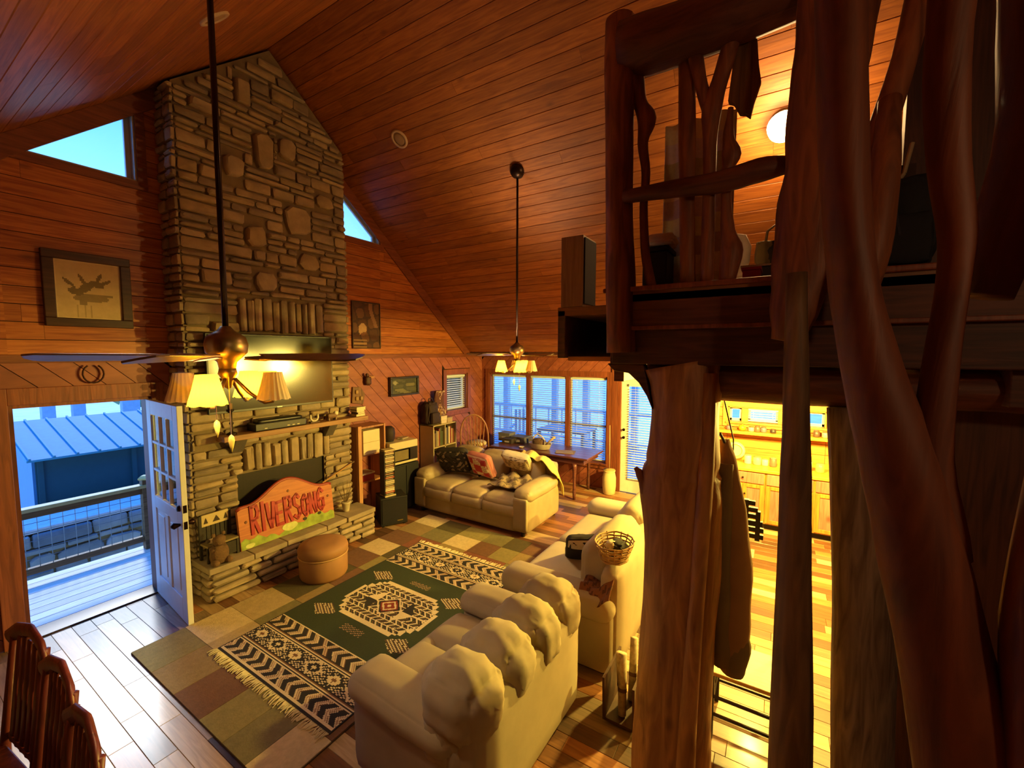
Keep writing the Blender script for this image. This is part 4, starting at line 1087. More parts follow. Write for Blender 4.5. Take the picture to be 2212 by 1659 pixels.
def build_railing():
    r = thing('loft_railing', 'rustic log railing of the loft with forked branch balusters', 'railing', (2.2, .35, 2.83))
    L_ = lambda *a, **k: log(*a, **k, parent=r)
    L_('corner_post', '', '', [(2.22, .705, 2.50), (2.22, .717, 2.88), (2.21, .733, 3.31), (2.2, .737, 3.81), (2.2, .74, 4.16)], [.072, .076, .07, .074, .07])
    L_('top_rail', '', '', [(2.2, .72, 4.0), (2.2, .458, 3.98), (2.2, .202, 4.0), (2.2, -.1, 4.02), (2.22, -.6, 4.0)], [.125, .13, .135, .12, .11], mat=log_h)
    L_('mid_rail', '', '', [(2.17, .69, 3.28), (2.16, .471, 3.272), (2.16, .249, 3.26), (2.16, .104, 3.281), (2.18, -.02, 3.286)], [.034, .04, .046, .05, .035], mat=log_h)
    L_('baluster', '', '', [(2.25, .39, 2.82), (2.25, .406, 3.2), (2.25, .416, 3.53), (2.25, .426, 3.9)], [.036, .034, .038, .04])
    L_('forked_baluster', '', '', [(2.22, .30, 2.82), (2.22, .306, 3.28), (2.22, .309, 3.45), (2.22, .311, 3.62), (2.22, .268, 3.76), (2.22, .226, 3.92)], [.03, .028, .03, .042, .034, .036])
    L_('fork_arm', '', '', [(2.22, .311, 3.60), (2.22, .354, 3.725), (2.22, .39, 3.9)], [.03, .027, .034])
    L_('baluster', '', '', [(2.22, .216, 2.82), (2.22, .199, 2.969), (2.22, .221, 3.055), (2.22, .233, 3.2), (2.22, .238, 3.326), (2.22, .214, 3.392), (2.22, .235, 3.468), (2.22, .228, 3.6)], [.036, .046, .03, .022, .022, .04, .024, .012])
    L_('crooked_branch', '', '', [(2.24, .68, 3.90), (2.24, .64, 3.74), (2.24, .60, 3.66), (2.24, .63, 3.56), (2.24, .60, 3.40), (2.24, .615, 3.25), (2.24, .60, 3.0), (2.24, .56, 2.83)], [.05, .034, .045, .026, .022, .02, .022, .024])
    # board hanging under the top rail, ragged lower edge
    poly = [(.262, 4.0), (.145, 3.98), (.129, 3.801), (.117, 3.727), (.142, 3.642), (.154, 3.579), (.175, 3.60), (.198, 3.605), (.225, 3.66), (.250, 3.673), (.235, 3.833)]
    MB().prism(poly[::-1], 2.30, 2.34, 'yz').build('live_edge_board', wood('live_edge', '#7a5228', '#553416', 'z', .6), r, bevel=.006)
    # the broad trunk standing against the loft edge
    el = [-.017, -.014, .006, .007, -.001, .02, .032, .037, .03]; er = [-.265, -.248, -.228, -.226, -.226, -.222, -.20, -.14, -.08]
    zz = [3.90, 3.68, 3.55, 3.37, 3.25, 3.115, 2.891, 2.70, 2.55]
    pts = [(2.12, (a+b)/2, z) for a, b, z in zip(el, er, zz)][::-1]; rad = [((a-b)/2*1.06, .075) for a, b in zip(el, er)][::-1]
    pts.append((2.14, -.16, 4.3)); rad.append((.13, .075))
    L_('broad_trunk', '', '', pts, rad, jit=.04, n=22)
    L_('trunk_branch', '', '', [(2.1, -.2, 3.02), (2.08, -.27, 3.25), (2.1, -.34, 3.55), (2.12, -.40, 3.95)], [.06, .045, .04, .045])
    L_('trunk_branch', '', '', [(2.02, -.22, 2.6), (1.98, -.27, 2.86), (2.0, -.29, 3.1), (2.06, -.30, 3.4)], [.05, .05, .045, .035])
build_railing()
# the trunk posts holding up the loft
def big_post():
    zs = [0, .5, .96, 1.37, 1.736, 1.849, 1.90, 2.0, 2.155, 2.33, 2.44]
    el = [.615, .606, .588, .575, .596, .60, .585, .575, .55, .565, .605]; er = [.235, .232, .226, .223, .23, .235, .24, .244, .25, .252, .255]
    t = thing('tree_trunk_post', 'thick knotty tree-trunk post holding up the loft beside the beige loveseat', 'post', (2.36, .41, 0))
    log('trunk', '', '', [(2.36, (a+b)/2, z) for a, b, z in zip(el, er, zs)], [((a-b)/2*1.08, .16) for a, b in zip(el, er)], mat=wood('trunk_wood', '#b4804e', '#7e5030', 'z', .55, stretch=6, scale=2.6, knots=.7, objvar=.02, bump=.5), jit=.05, n=24, parent=t)
    log('branch_stub', '', '', [(2.32, .56, 1.74), (2.30, .60, 1.83), (2.29, .635, 1.875)], [.05, .03, .012], parent=t)
    log('side_flute', '', '', [(2.24, .33, 0), (2.23, .32, .6), (2.23, .30, 1.2), (2.25, .28, 1.9), (2.27, .28, 2.40)], [.05, .045, .04, .04, .035], mat=wood('trunk_wood', '', '', 'z'), parent=t)
    MB().prism([(.60, 2.44), (.80, 2.44), (.76, 2.40), (.68, 2.39), (.625, 2.34), (.58, 2.27), (.55, 2.20)], 2.27, 2.34, 'yz').build('knee_brace', rim_m, t, bevel=.006)
big_post()
t = thing('slim_post', 'slim squared post with one pale lit edge in front of the kitchen', 'post', (1.95, -.08, 0))
log('shaft', '', '', [(1.95, -.112, 0), (1.95, -.11, .8), (1.95, -.078, 1.96), (1.95, -.068, 2.25), (1.95, -.045, 2.80)], [.085, .076, .055, .045, .034], mat=wood('slim_post_wood', '#8a6844', '#5c4228', 'z', .6, stretch=9, knots=.4, objvar=.0, bump=.4), jit=.03, n=10, parent=t)
log('root_flare', '', '', [(1.94, -.14, 0), (1.95, -.12, .3), (1.95, -.10, .6)], [.09, .06, .04], mat=wood('slim_post_wood', '', '', 'z'), parent=t)
t = thing('weathered_post', 'broad weathered grey post in front of the kitchen under the log girder', 'post', (2.42, -.33, 0))
log('shaft', '', '', [(2.42, -.44, 0), (2.42, -.40, .65), (2.42, -.38, 1.3), (2.42, -.35, 1.9), (2.42, -.32, 2.26)], [(.125, .09), (.12, .09), (.118, .09), (.12, .085), (.12, .085)], mat=grey_log, jit=.04, parent=t)
def near_limbs():
    t = thing('stair_railing', 'dark forked tree-limb stair railing close to the camera at the right edge', 'railing', (1.2, -.4, 0))
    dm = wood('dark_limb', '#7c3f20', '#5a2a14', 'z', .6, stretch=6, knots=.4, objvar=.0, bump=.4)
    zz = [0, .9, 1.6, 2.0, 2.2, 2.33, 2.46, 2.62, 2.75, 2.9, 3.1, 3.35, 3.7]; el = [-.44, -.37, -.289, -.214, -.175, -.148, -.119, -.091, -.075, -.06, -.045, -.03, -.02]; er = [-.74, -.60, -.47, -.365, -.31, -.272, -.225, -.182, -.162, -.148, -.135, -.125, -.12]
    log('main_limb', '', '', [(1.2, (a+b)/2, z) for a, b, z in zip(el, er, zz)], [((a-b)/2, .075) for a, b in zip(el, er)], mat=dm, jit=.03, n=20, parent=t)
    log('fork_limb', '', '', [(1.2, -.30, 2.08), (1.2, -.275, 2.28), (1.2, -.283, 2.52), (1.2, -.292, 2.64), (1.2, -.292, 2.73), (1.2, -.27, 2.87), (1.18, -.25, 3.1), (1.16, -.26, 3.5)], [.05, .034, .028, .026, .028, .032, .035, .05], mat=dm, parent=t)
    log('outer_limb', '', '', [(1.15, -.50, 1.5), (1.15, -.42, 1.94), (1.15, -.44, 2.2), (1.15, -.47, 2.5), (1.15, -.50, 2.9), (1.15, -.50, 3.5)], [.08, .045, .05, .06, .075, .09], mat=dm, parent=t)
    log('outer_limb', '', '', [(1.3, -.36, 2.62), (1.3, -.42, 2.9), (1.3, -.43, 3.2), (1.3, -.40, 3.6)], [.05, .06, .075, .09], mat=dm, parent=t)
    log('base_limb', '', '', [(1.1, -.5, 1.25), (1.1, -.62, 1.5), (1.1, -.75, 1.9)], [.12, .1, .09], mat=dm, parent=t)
near_limbs()
# ------------------------------------------------------------------ things kept in the loft
def loft_things():
    s = thing('speaker', 'box speaker with pale wooden side standing on the loft edge left of the corner post', 'speaker', (2.92, 1.25, 2.82))
    MB().box(2.80, 3.04, 1.172, 1.338, 2.822, 3.31).build('cabinet', wood('speaker_veneer', '#9a7a56', '#7c5e3e', 'z', .5, knots=0), s, bevel=.004)
    MB().box(2.815, 3.025, 1.162, 1.172, 2.84, 3.295).build('grille', plain('speaker_grille', '#1c1416', .9, var=.2, scale=80), s, bevel=.003)
    def stripes(a, b):
        k = int(b*9); return [S(h) for h in ('#b4b294', '#c8c0ac', '#a0929a', '#c0c094', '#ac9ca4', '#cec4b0', '#a09a78', '#b8acb4', '#c4bc98')][k % 9]
    def q1(a, b): return (2.62+.02*sin(a*14), .60-.36*a, 2.84+.95*b)
    drape('hanging_quilt', 'striped grey-green quilt hanging behind the loft balusters', 'quilt', q1, 24, 18, vcol('woven_fabric', .9, .3, 60), stripes)
    cl = thing('pale_cap', 'pale cloth cap lying on the dark box beside the loft corner post', 'cap', (2.5, .58, 3.076)); MB().rbox((2.5, .575, 3.115), (.16, .15, .075), .036, wr=.005, seed=3).build('crown', plain('cap_white', '#d8cdb8', .8), cl, smooth=True); MB().rbox((2.42, .555, 3.087), (.08, .12, .018), .008).build('peak', plain('cap_white', '#d8cdb8', .8), cl, smooth=True)
    b = thing('black_bin', 'dark box standing on the loft floor beside the corner post', 'box', (2.5, .60, 2.82))
    MB().box(2.42, 2.6, .53, .66, 2.822, 3.05).build('body', plain('black_plastic', '#151314', .5), b, bevel=.006); MB().box(2.41, 2.61, .52, .67, 3.05, 3.075).build('lid', plain('black_plastic', '#151314', .5), b, bevel=.004)
    sw = thing('swan_figure', 'white curved-neck swan figure on the loft floor by the railing', 'figurine', (3.0, .21, 2.83))
    wm = plain('swan_white', '#d8cdb4', .6)
    MB().rbox((3.0, .17, 2.93), (.16, .26, .16), .075, puff=(.01, .02, .02)).build('body', wm, sw, smooth=True)
    MB().sweep([(3.0, .24, 2.98), (3.0, .20, 3.06), (3.0, .19, 3.14), (3.0, .215, 3.20), (3.0, .25, 3.21), (3.0, .28, 3.17), (3.0, .275, 3.12)], [.04, .03, .026, .026, .028, .03, .012], 10).build('neck', wm, sw, smooth=True)
    bg = thing('duffel_bag', 'black bag with a wire handle standing in the loft behind the broad trunk', 'bag', (3.22, .02, 2.82))
    MB().rbox((3.22, .03, 3.02), (.22, .20, .36), .07, wr=.01, seed=4).build('body', plain('black_bag', '#1a1716', .7, bump=.2), bg, smooth=True)
    MB().sweep([(3.2, .10, 3.19), (3.2, .09, 3.27), (3.2, .05, 3.30), (3.2, .0, 3.26), (3.2, -.01, 3.18)], .008, 6).build('handle', plain('handle_tan', '#8a7a5c', .5), bg, smooth=True)
    MB().rbox((3.16, .10, 3.12), (.1, .1, .16), .04, wr=.006).build('cloth_bundle', plain('olive_cloth', '#7c7350', .9), bg, smooth=True)
    rb = thing('red_box', 'small red box lying on the loft edge by the broad trunk', 'box', (2.45, .13, 2.835))
    MB().box(2.38, 2.52, .09, .165, 2.837, 2.90).build('body', plain('red_card', '#a02414', .5), rb, bevel=.003); MB().box(2.375, 2.525, .085, .17, 2.90, 2.912).build('lid', plain('red_card', '#a02414', .5), rb)
    tr = thing('dark_tray', 'flat dark tray with a bright rim lying behind the red box', 'tray', (2.75, .08, 2.822))
    MB().box(2.6, 2.9, -.04, .18, 2.822, 2.95).build('body', plain('dark_tray', '#1d1513', .5), tr, bevel=.004); MB().box(2.59, 2.91, -.05, .19, 2.95, 2.96).build('rim', plain('rim_metal', '#b0a48c', .3, metal=.7), tr)
    dp = thing('dark_pack', 'dark blue-black backpack standing behind the tree-limb railing', 'backpack', (2.42, -.42, 2.83))
    MB().rbox((2.40, -.42, 3.03), (.14, .20, .38), .06, wr=.012, seed=6).build('body', plain('navy_pack', '#131319', .8, bump=.2), dp, smooth=True)
    MB().rbox((2.335, -.42, 2.96), (.05, .15, .2), .02, wr=.004).build('front_pocket', plain('navy_pack', '#131319', .8), dp, smooth=True)
    MB().sweep([(2.33, -.36, 3.2), (2.31, -.37, 3.1), (2.32, -.40, 2.95)], .008, 6).build('strap', plain('navy_strap', '#262430', .8), dp)
    fr = thing('picture_frame', 'pale picture frame leaning behind the dark backpack in the loft', 'picture frame', (2.47, -.40, 2.83)); fm = plain('pale_frame', '#a8906c', .5)
    for (y0, z0, y1, z1) in ((-.345, 3.10, -.345, 3.30), (-.345, 3.14, -.42, 3.26), (-.42, 3.26, -.44, 3.38)): MB().sweep([(2.46, y0, z0), (2.46, y1, z1)], .008, 6).build('frame_bar', fm, fr)
    MB().box(2.475, 2.485, -.46, -.34, 2.835, 3.30).build('backing', plain('frame_back', '#3a2418', .8), fr)
    # the loft's lamp, a wall bowl under the slope
    lp = thing('loft_lamp', 'glowing round lamp fixed to the sloping boards over the loft', 'lamp', (4.42, .04, 4.30))
    th = math.atan(SL); n = Vector((-sin(th), 0, -cos(th))); base = Vector((4.55, .04, RZ0-SL*(4.55-RX0)))
    m = MB(); m.M = Matrix.Translation(base) @ n.to_track_quat('Z', 'Y').to_matrix().to_4x4(); m.lathe([(.11, 0), (.115, .03), (.09, .035)], 24); m.build('canopy', plain('brass', '#8a6a30', .3, metal=.9), lp, smooth=True)
    m = MB(); m.M = Matrix.Translation(base) @ n.to_track_quat('Z', 'Y').to_matrix().to_4x4(); m.lathe([(.10, .035), (.13, .08), (.12, .13), (.07, .17), (.001, .18)], 24); m.build('globe', emis('globe_glow', (1, .74, .38), 9.), lp, smooth=True)
    lamp('loft_bulb', tuple(base+n*.30-lp.location), 48, (1, .62, .24), .1, lp)
loft_things()
# ------------------------------------------------------------------ kitchen
def build_kitchen():
    cabf = wood('cabinet_frame', '#c08c40', '#a06a28', 'z', .45, knots=.1); cabp = wood('cabinet_panel', '#c4786a', '#a85c4e', 'z', .45, knots=.7)
    labs = ['fireplace-end kitchen base cabinet half hidden behind the hanging coat', 'kitchen base cabinet seen between the coat and the slim post', 'kitchen base cabinet seen between the slim post and the weathered post', 'kitchen base cabinet hidden behind the weathered post', 'kitchen base cabinet at the far right behind the partition']
    def cab(y0, y1, lab):
        c = thing('base_cabinet', lab, 'cabinet', (7.1, (y0+y1)/2, 0), 0, 'kitchen base cabinets'); f = 6.85; kn = plain('iron_knob', '#2c2420', .4, metal=.7)
        MB().box(f, XR-.005, y0+.002, y1-.002, .09, .82).build('carcass', cabf, c)
        MB().box(f+.06, XR-.005, y0+.002, y1-.002, 0, .09).build('toe_kick', plain('toe_kick', '#1e120a', .8), c)
        d = MB().box(f-.02, f, y0+.015, y1-.015, .655, .805).build('drawer', cabp, c, bevel=.004)
        MB().sweep([(f-.02, (y0+y1)/2, .73), (f-.045, (y0+y1)/2, .73)], [.008, .015], 10).build('knob', kn, d)
        ym = (y0+y1)/2
        for a, b in ((y0+.015, ym-.003), (ym+.003, y1-.015)):
            m = MB()
            for (p, q, z0, z1) in ((a, a+.05, .11, .64), (b-.05, b, .11, .64), (a+.05, b-.05, .11, .16), (a+.05, b-.05, .59, .64)): m.box(f-.022, f, p, q, z0, z1)
            dr = m.build('door', cabf, c, bevel=.003)
            MB().box(f-.010, f, a+.045, b-.045, .155, .595).build('panel', cabp, dr)
            yk = ym-.03 if b < ym else ym+.03
            MB().sweep([(f-.022, yk, .5), (f-.045, yk, .5)], [.007, .013], 10).build('knob', kn, dr)
    ys = [1.22, .64, .08, -.48, -1.1, -1.7]
    for i in range(5): cab(ys[i+1], ys[i], labs[i])
    ct = thing('worktop', 'yellow wooden kitchen worktop running along the cabinets', 'worktop', (7.1, 0, .82))
    MB().box(6.82, XR-.004, -1.7, 1.22, .822, .865).build('slab', wood('worktop_wood', '#c8983e', '#a8782a', 'y', .35, knots=0), ct, bevel=.005)
    MB().box(XR-.03, XR-.004, -1.7, 1.22, .865, .93).build('upstand', wood('worktop_wood', '#c8983e', '#a8782a', 'y'), ct)
    sh = thing('kitchen_shelf', 'thick wooden shelf on the kitchen wall under the window', 'shelf', (7.28, 0, 1.26))
    MB().box(7.16, XR-.003, -1.5, 1.1, 1.285, 1.325).build('board', wood('shelf_wood', '#cc9440', '#aa7428', 'y', .4), sh, bevel=.004)
    for y in (-1.3, -.4, .95): MB().prism([(7.2, 1.285), (XR-.003, 1.285), (XR-.003, 1.12)], y-.015, y+.015, 'xz').build('bracket', cabf, sh)
    def obj_lathe(nm, lab, cat, prof, c, col, rough=.3, parts=()):
        t = thing(nm, lab, cat, c); MB().lathe(prof, 18, c).build('body', plain(nm+'_'+col, '#'+col, rough), t, smooth=True)
        for (pn, pf, cl) in parts: MB().lathe(pf, 18, c).build(pn, plain(nm+'_'+cl, '#'+cl, .4), t, smooth=True)
        return t
    obj_lathe('orange_gourd', 'small orange pot standing on the kitchen shelf', 'pot', [(.03, 0), (.05, .02), (.055, .05), (.04, .08), (.025, .09)], (7.26, .42, 1.326), 'd08a20', .4, (('lid', [(.027, .09), (.02, .1), (.005, .11)], 'a86818'),))
    for i, (y, col, h, lab) in enumerate(((.30, 'c8b8a8', .07, 'pale jar next to the orange pot on the kitchen shelf'), (.22, '8a5a4a', .085, 'brown jar second from the orange pot on the kitchen shelf'), (.14, '6a6a78', .08, 'grey tin third from the orange pot on the kitchen shelf'), (.02, '3a3030', .06, 'dark tin nearest the slim post on the kitchen shelf'), (.60, '7a6070', .07, 'mauve jar left of the orange pot on the kitchen shelf'), (-.5, '55403a', .09, 'dark jar on the shelf right of the slim post'), (-.6, 'b8a890', .08, 'pale jar on the shelf right of the slim post'))):
        obj_lathe('jar', lab, 'jar', [(.035, 0), (.04, .01), (.04, h*.8), (.03, h*.9)], (7.27, y, 1.326), col, .35, (('lid', [(.033, h*.88), (.033, h), (.001, h)], '6a5030'),))
    p = thing('plate', 'round cream plate leaning on the kitchen wall above the worktop', 'plate', (7.36, .50, .866)); m = MB(); m.M = T(7.33, .50, 1.0) @ RY(-pi/2+.2)
    m.lathe([(.03, .0), (.08, .004), (.13, .018), (.132, .024), (.08, .012), (.001, .008)], 28); m.build('dish', plain('plate_cream', '#d8c8a0', .3), p, smooth=True)
    m = MB(); m.M = T(7.325, .50, 1.0) @ RY(-pi/2+.2); m.lathe([(.085, .016), (.09, .018), (.095, .019)], 28, cap=False); m.build('ring', plain('plate_ring', '#b09448', .4), p)
    for i, (y, col, h, r, lab) in enumerate(((.32, 'd8d0c0', .14, .045, 'white canister beside the round plate on the worktop'), (.20, 'c8b890', .12, .05, 'cream canister second from the plate on the worktop'), (.10, 'd0c8b8', .10, .04, 'short white pot third from the plate on the worktop'), (.0, '706050', .13, .045, 'brown canister nearest the slim post on the worktop'), (-.55, 'b8b060', .12, .05, 'olive canister on the worktop right of the slim post'), (-.42, 'd0c4a8', .15, .04, 'pale tall canister on the worktop right of the slim post'))):
        obj_lathe('canister', lab, 'canister', [(r, 0), (r*1.03, .01), (r*1.03, h*.85), (r*.9, h*.9)], (7.12, y, .866), col, .35, (('lid', [(r*.95, h*.88), (r*.95, h*.97), (r*.2, h), (.001, h)], 'a09070'),))
    # ceiling lamps of the kitchen
    for (x, y, lab) in ((5.5, .1, 'kitchen pendant lamp nearest the big trunk post'), (5.2, -1.3, 'kitchen pendant lamp deeper behind the partition')):
        l = thing('kitchen_pendant', lab, 'lamp', (x, y, 2.44), 0, 'kitchen pendant lamps'); bm = plain('bronze_lamp', '#3a2a1c', .4, metal=.7)
        MB().lathe([(.06, 0), (.06, -.02), (.02, -.03)], 16, (x, y, 2.44)).build('canopy', bm, l, smooth=True)
        MB().sweep([(x, y, 2.42), (x, y, 2.33)], .006, 6).build('stem', bm, l)
        MB().lathe([(.05, 2.33), (.10, 2.29), (.145, 2.22)], 20, (x, y, 0), cap=False).build('shade', plain('shade_cream', '#e8dcc0', .6), l, smooth=True)
        MB().lathe([(.02, 2.30), (.04, 2.26), (.03, 2.22), (.001, 2.21)], 14, (x, y, 0)).build('bulb', emis('kitchen_bulb', (1, .74, .3), 12.), l, smooth=True)
        lamp('kitchen_light', (0, 0, 2.17-2.44), 480, (1, .72, .13), .06, l)
build_kitchen()
# ------------------------------------------------------------------ ceiling fans
def fan(x, y, ztop, label, lit, power, spin):
    f = thing('ceiling_fan', label, 'ceiling fan', (x, y, ztop), 0, 'ceiling fans on long rods')
    bz = plain('fan_bronze', '#2c1c14', .35, metal=.8); br = plain('fan_brass', '#8a7050', .38, metal=.85)
    th = math.atan(SL); sg = 1 if x > RX0 else -1; n = Vector((-sg*sin(th), 0, -cos(th)))
    m = MB(); m.M = T(x, y, ztop) @ n.to_track_quat('Z', 'Y').to_matrix().to_4x4(); m.lathe([(.085, -.01), (.088, .03), (.06, .07), (.02, .085)], 20); m.build('canopy', bz, f, smooth=True)
    MB().sweep([(x, y, ztop-.03), (x, y, 2.62)], .013, 10).build('rod', bz, f, smooth=True)
    MB().lathe([(.02, .14), (.035, .12), (.05, .11), (.08, .09), (.09, .055), (.085, .015), (.06, -.01), (.04, -.03), (.035, -.06)], 24, (x, y, 2.48)).build('motor', br, f, smooth=True)
    bw = wood('fan_blade_wood', '#8a6a48', '#6c4e30', 'x', .3, knots=0)
    for k in range(5):
        a = spin+k*2*pi/5; M = T(x, y, 2.475) @ RZ(a) @ RX(.20)
        b = MB(); b.M = M; b.prism([(.20, -.055), (.62, -.07), (.66, -.05), (.67, 0), (.66, .05), (.62, .07), (.20, .055)], -.004, .004, 'xy'); bl = b.build('blade', bw, f, bevel=.002)
        b = MB(); b.M = M; b.prism([(.10, -.02), (.22, -.045), (.26, 0), (.22, .045), (.10, .02)], -.010, -.004, 'xy'); b.build('blade_iron', br, bl)
    MB().lathe([(.035, -.06), (.04, -.085), (.025, -.11), (.015, -.15), (.001, -.16)], 20, (x, y, 2.48)).build('light_hub', br, f, smooth=True)
    fw = Vector((.8485, .529, 0)); rt = Vector((.529, -.8485, 0))
    on = shade_mat('shade_lit', (.9, .52, .006), .9, .38); off = shade_mat('shade_unlit', (.75, .62, .45), .0, .35)
    c0 = Vector((x, y, 0))
    for k in range(5):
        a = radians((190, 280, 95, 60, 20)[k]); d = rt*cos(a)+fw*sin(a); q = c0+d*.19
        arm = MB().sweep([c0+d*.03+Vector((0, 0, 2.37)), c0+d*.09+Vector((0, 0, 2.30)), c0+d*.15+Vector((0, 0, 2.25)), c0+d*.185+Vector((0, 0, 2.255)), q+Vector((0, 0, 2.285))], .008, 8).build('lamp_arm', br, f, smooth=True)
        MB().lathe([(.012, 2.275), (.03, 2.28), (.032, 2.29), (.014, 2.295), (.014, 2.32)], 14, (q.x, q.y, 0)).build('candle_cup', br, arm, smooth=True)
        lt = k in lit
        # pleated bell shade
        m = MB(); N = 40; vs = []
        prof = [(.040, 2.400), (.046, 2.372), (.055, 2.335), (.068, 2.290), (.074, 2.272)]
        for i, (r, z) in enumerate(prof):
            for j in range(N):
                t = 2*pi*j/N; rr = r*(1+(.022 if j % 2 else -.022)); zz = z-(.006*abs(sin(t*4)) if i == 4 else 0); vs.append((q.x+rr*cos(t), q.y+rr*sin(t), zz))
        m.add(vs, [(i*N+j, i*N+(j+1) % N, (i+1)*N+(j+1) % N, (i+1)*N+j) for i in range(4) for j in range(N)])
        m.build('lamp_shade', on if lt else off, f)
        MB().lathe([(.010, 2.32), (.016, 2.335), (.014, 2.355), (.001, 2.372)], 10, (q.x, q.y, 0)).build('bulb', emis('fan_bulb_on', (1, .8, .4), 25.) if lt else plain('fan_bulb_off', '#e0d8c8', .3), f, smooth=True)
        if lt: lamp('fan_light', (q.x-x, q.y-y, 2.315-ztop), power, (1, .74, .43), .035, f)
    for (dx, L_, nm) in ((.03, .19, 'pull_chain'), (-.035, .12, 'pull_chain')):
        p = c0+rt*dx-fw*.04; ch = MB().sweep([(p.x, p.y, 2.38), (p.x, p.y, 2.30-L_)], .002, 5).build(nm, br, f)
        MB().lathe([(.002, 0), (.012, -.012), (.014, -.03), (.008, -.06), (.001, -.085)], 10, (p.x, p.y, 2.30-L_)).build('pull_finial', plain('finial_yellow', '#d8c25c', .5), ch, smooth=True)
fan(1.0, 2.22, roof(1.0), 'near ceiling fan with pleated lamp shades in front of the chimney', (1, 2, 3), 24., .15)
fan(4.42, 2.69, roof(4.42), 'far ceiling fan with small lamp shades in front of the wide window', (0, 1, 3), 48., .5)
def ceiling_disc(x, y, lab, nm='ceiling_speaker'):
    th = math.atan(SL); sg = 1 if x > RX0 else -1; n = Vector((-sg*sin(th), 0, -cos(th)))
    t = thing(nm, lab, ('smoke alarm' if nm == 'smoke_alarm' else 'speaker'), (x, y, roof(x))); wm = plain('ring_cream', '#c9ad84', .5)
    M = T(x, y, roof(x)) @ n.to_track_quat('Z', 'Y').to_matrix().to_4x4()
    m = MB(); m.M = M; m.lathe([(.11, -.005), (.11, .012), (.085, .016), (.08, .006)], 28, cap=False); m.build('ring', wm, t, smooth=True)
    m = MB(); m.M = M; m.lathe([(.082, .006), (.05, .012), (.001, .013)], 28); m.build('grille', plain('grille_tan', '#a88a62', .7), t, smooth=True)
ceiling_disc(3.86, 4.04, 'round cream ceiling speaker on the right slope near the chimney')
ceiling_disc(1.62, 3.55, 'round pale ceiling disc on the left slope behind the near fan rod', 'smoke_alarm')
# ------------------------------------------------------------------ pictures and ornaments on the fireplace wall
def picture(nm, lab, x0, x1, z0, z1, fw, depth, fcol, func, n=40, mat=None):
    p = thing(nm, lab, 'picture', ((x0+x1)/2, D, z0)); fm = wood(nm+'_frame', fcol[0], fcol[1], 'x', .4, knots=0)
    for (a, b, c, d) in ((x0, x1, z1-fw, z1), (x0, x1, z0, z0+fw), (x0, x0+fw, z0+fw, z1-fw), (x1-fw, x1, z0+fw, z1-fw)): MB().box(a, b, D-depth, D-.002, c, d).build('frame_bar', fm, p, bevel=.006)
    MB().box(x0+fw*.5, x1-fw*.5, D-depth*.5, D-.003, z0+fw*.5, z1-fw*.5).build('backing', plain('picture_backing', '#6a5a44', .9), p)
    iw, ih = x1-x0-2*fw, z1-z0-2*fw; k = int(n*ih/iw)
    grid_print('print', n, k, lambda a, b: (x0+fw+a*iw, D-depth*.5-.002, z0+fw+b*ih), func, p, vcol('printed_paper', .7, 0, 20))
    return p
def ducks(a, b):
    c = S('#cbb488'); g1, g2 = S('#7c6a4c'), S('#94805c')
    def el(cx, cy, rx, ry, an=0.):
        dx, dy = a-cx, b-cy; x = dx*cos(an)+dy*sin(an); y = -dx*sin(an)+dy*cos(an); return (x/rx)**2+(y/ry)**2 < 1
    if a < .03 or a > .97 or b < .03 or b > .97: return S('#d8c49a')
    if el(.45, .55, .13, .07, .6) or el(.62, .62, .12, .06, -.3) or el(.3, .47, .12, .06, -.2): return g1
    if el(.4, .68, .03, .12, .5) or el(.66, .74, .03, .1, -.5) or el(.2, .62, .11, .03, -.7) or el(.75, .66, .1, .03, .5): return g1
    if el(.52, .36, .28, .06) or el(.4, .28, .06, .05) or el(.62, .42, .25, .03): return g2
    if b < .25 and (int(a*40) % 4 == 0) and .3 < a < .6: return S('#b09a70')
    return c
picture('duck_print', 'framed duck print in a wide dark frame above the front door', 1.0, 1.59, 2.72, 3.38, .075, .045, ('#4a2c20', '#341c14'), ducks, 44)
def birdp(a, b):
    v = sin(a*9+3*b)*sin(b*11-2*a)
    if ((a-.35)/.16)**2+((b-.4)/.14)**2 < 1: return S('#b8906c') if v > -.1 else S('#7a4a30')
    if ((a-.78-.12*sin(b*5))/.07)**2 < 1 and b > .45: return S('#8a6048')
    if b < .2 and a < .5 and int(b*40) % 3 == 0: return S('#a07850')
    return S('#54301e') if v > .1 else S('#43241a') if v > -.3 else S('#6a4228')
picture('bird_picture', 'dark brown picture of a bird on the wall right of the chimney', 4.12, 4.65, 2.55, 3.26, .018, .03, ('#4c2c1c', '#38200f'), birdp, 34)
def landsc(a, b):
    v = sin(a*8+2*sin(b*7))*.5+sin(b*13+a*5)*.5
    if (a-.15)**2/.004+(b-.75)**2/.02 < 1: return S('#8a8468')
    return S('#4c4a34') if v > .25 else S('#3a3828') if v > -.3 else S('#6c6444')
picture('landscape_painting', 'small dark landscape painting on the diagonal boards', 4.80, 5.44, 1.77, 2.09, .035, .07, ('#2e261c', '#1e1812'), landsc, 36)
def horseshoe():
    m = MB(); pts = []
    for i in range(15):
        a = radians(-240+i*300/14)-radians(0); pts.append((1.28+.072*cos(a-radians(0)), D-.036, 2.295+.085*sin(a)))
    m.sweep(pts, [(.013, .007)]*15, 8); tag(m.build('horseshoe', plain('rusty_iron', '#4a2c20', .6, metal=.5), smooth=True), 'rusty horseshoe nailed above the front door', 'horseshoe')
horseshoe()
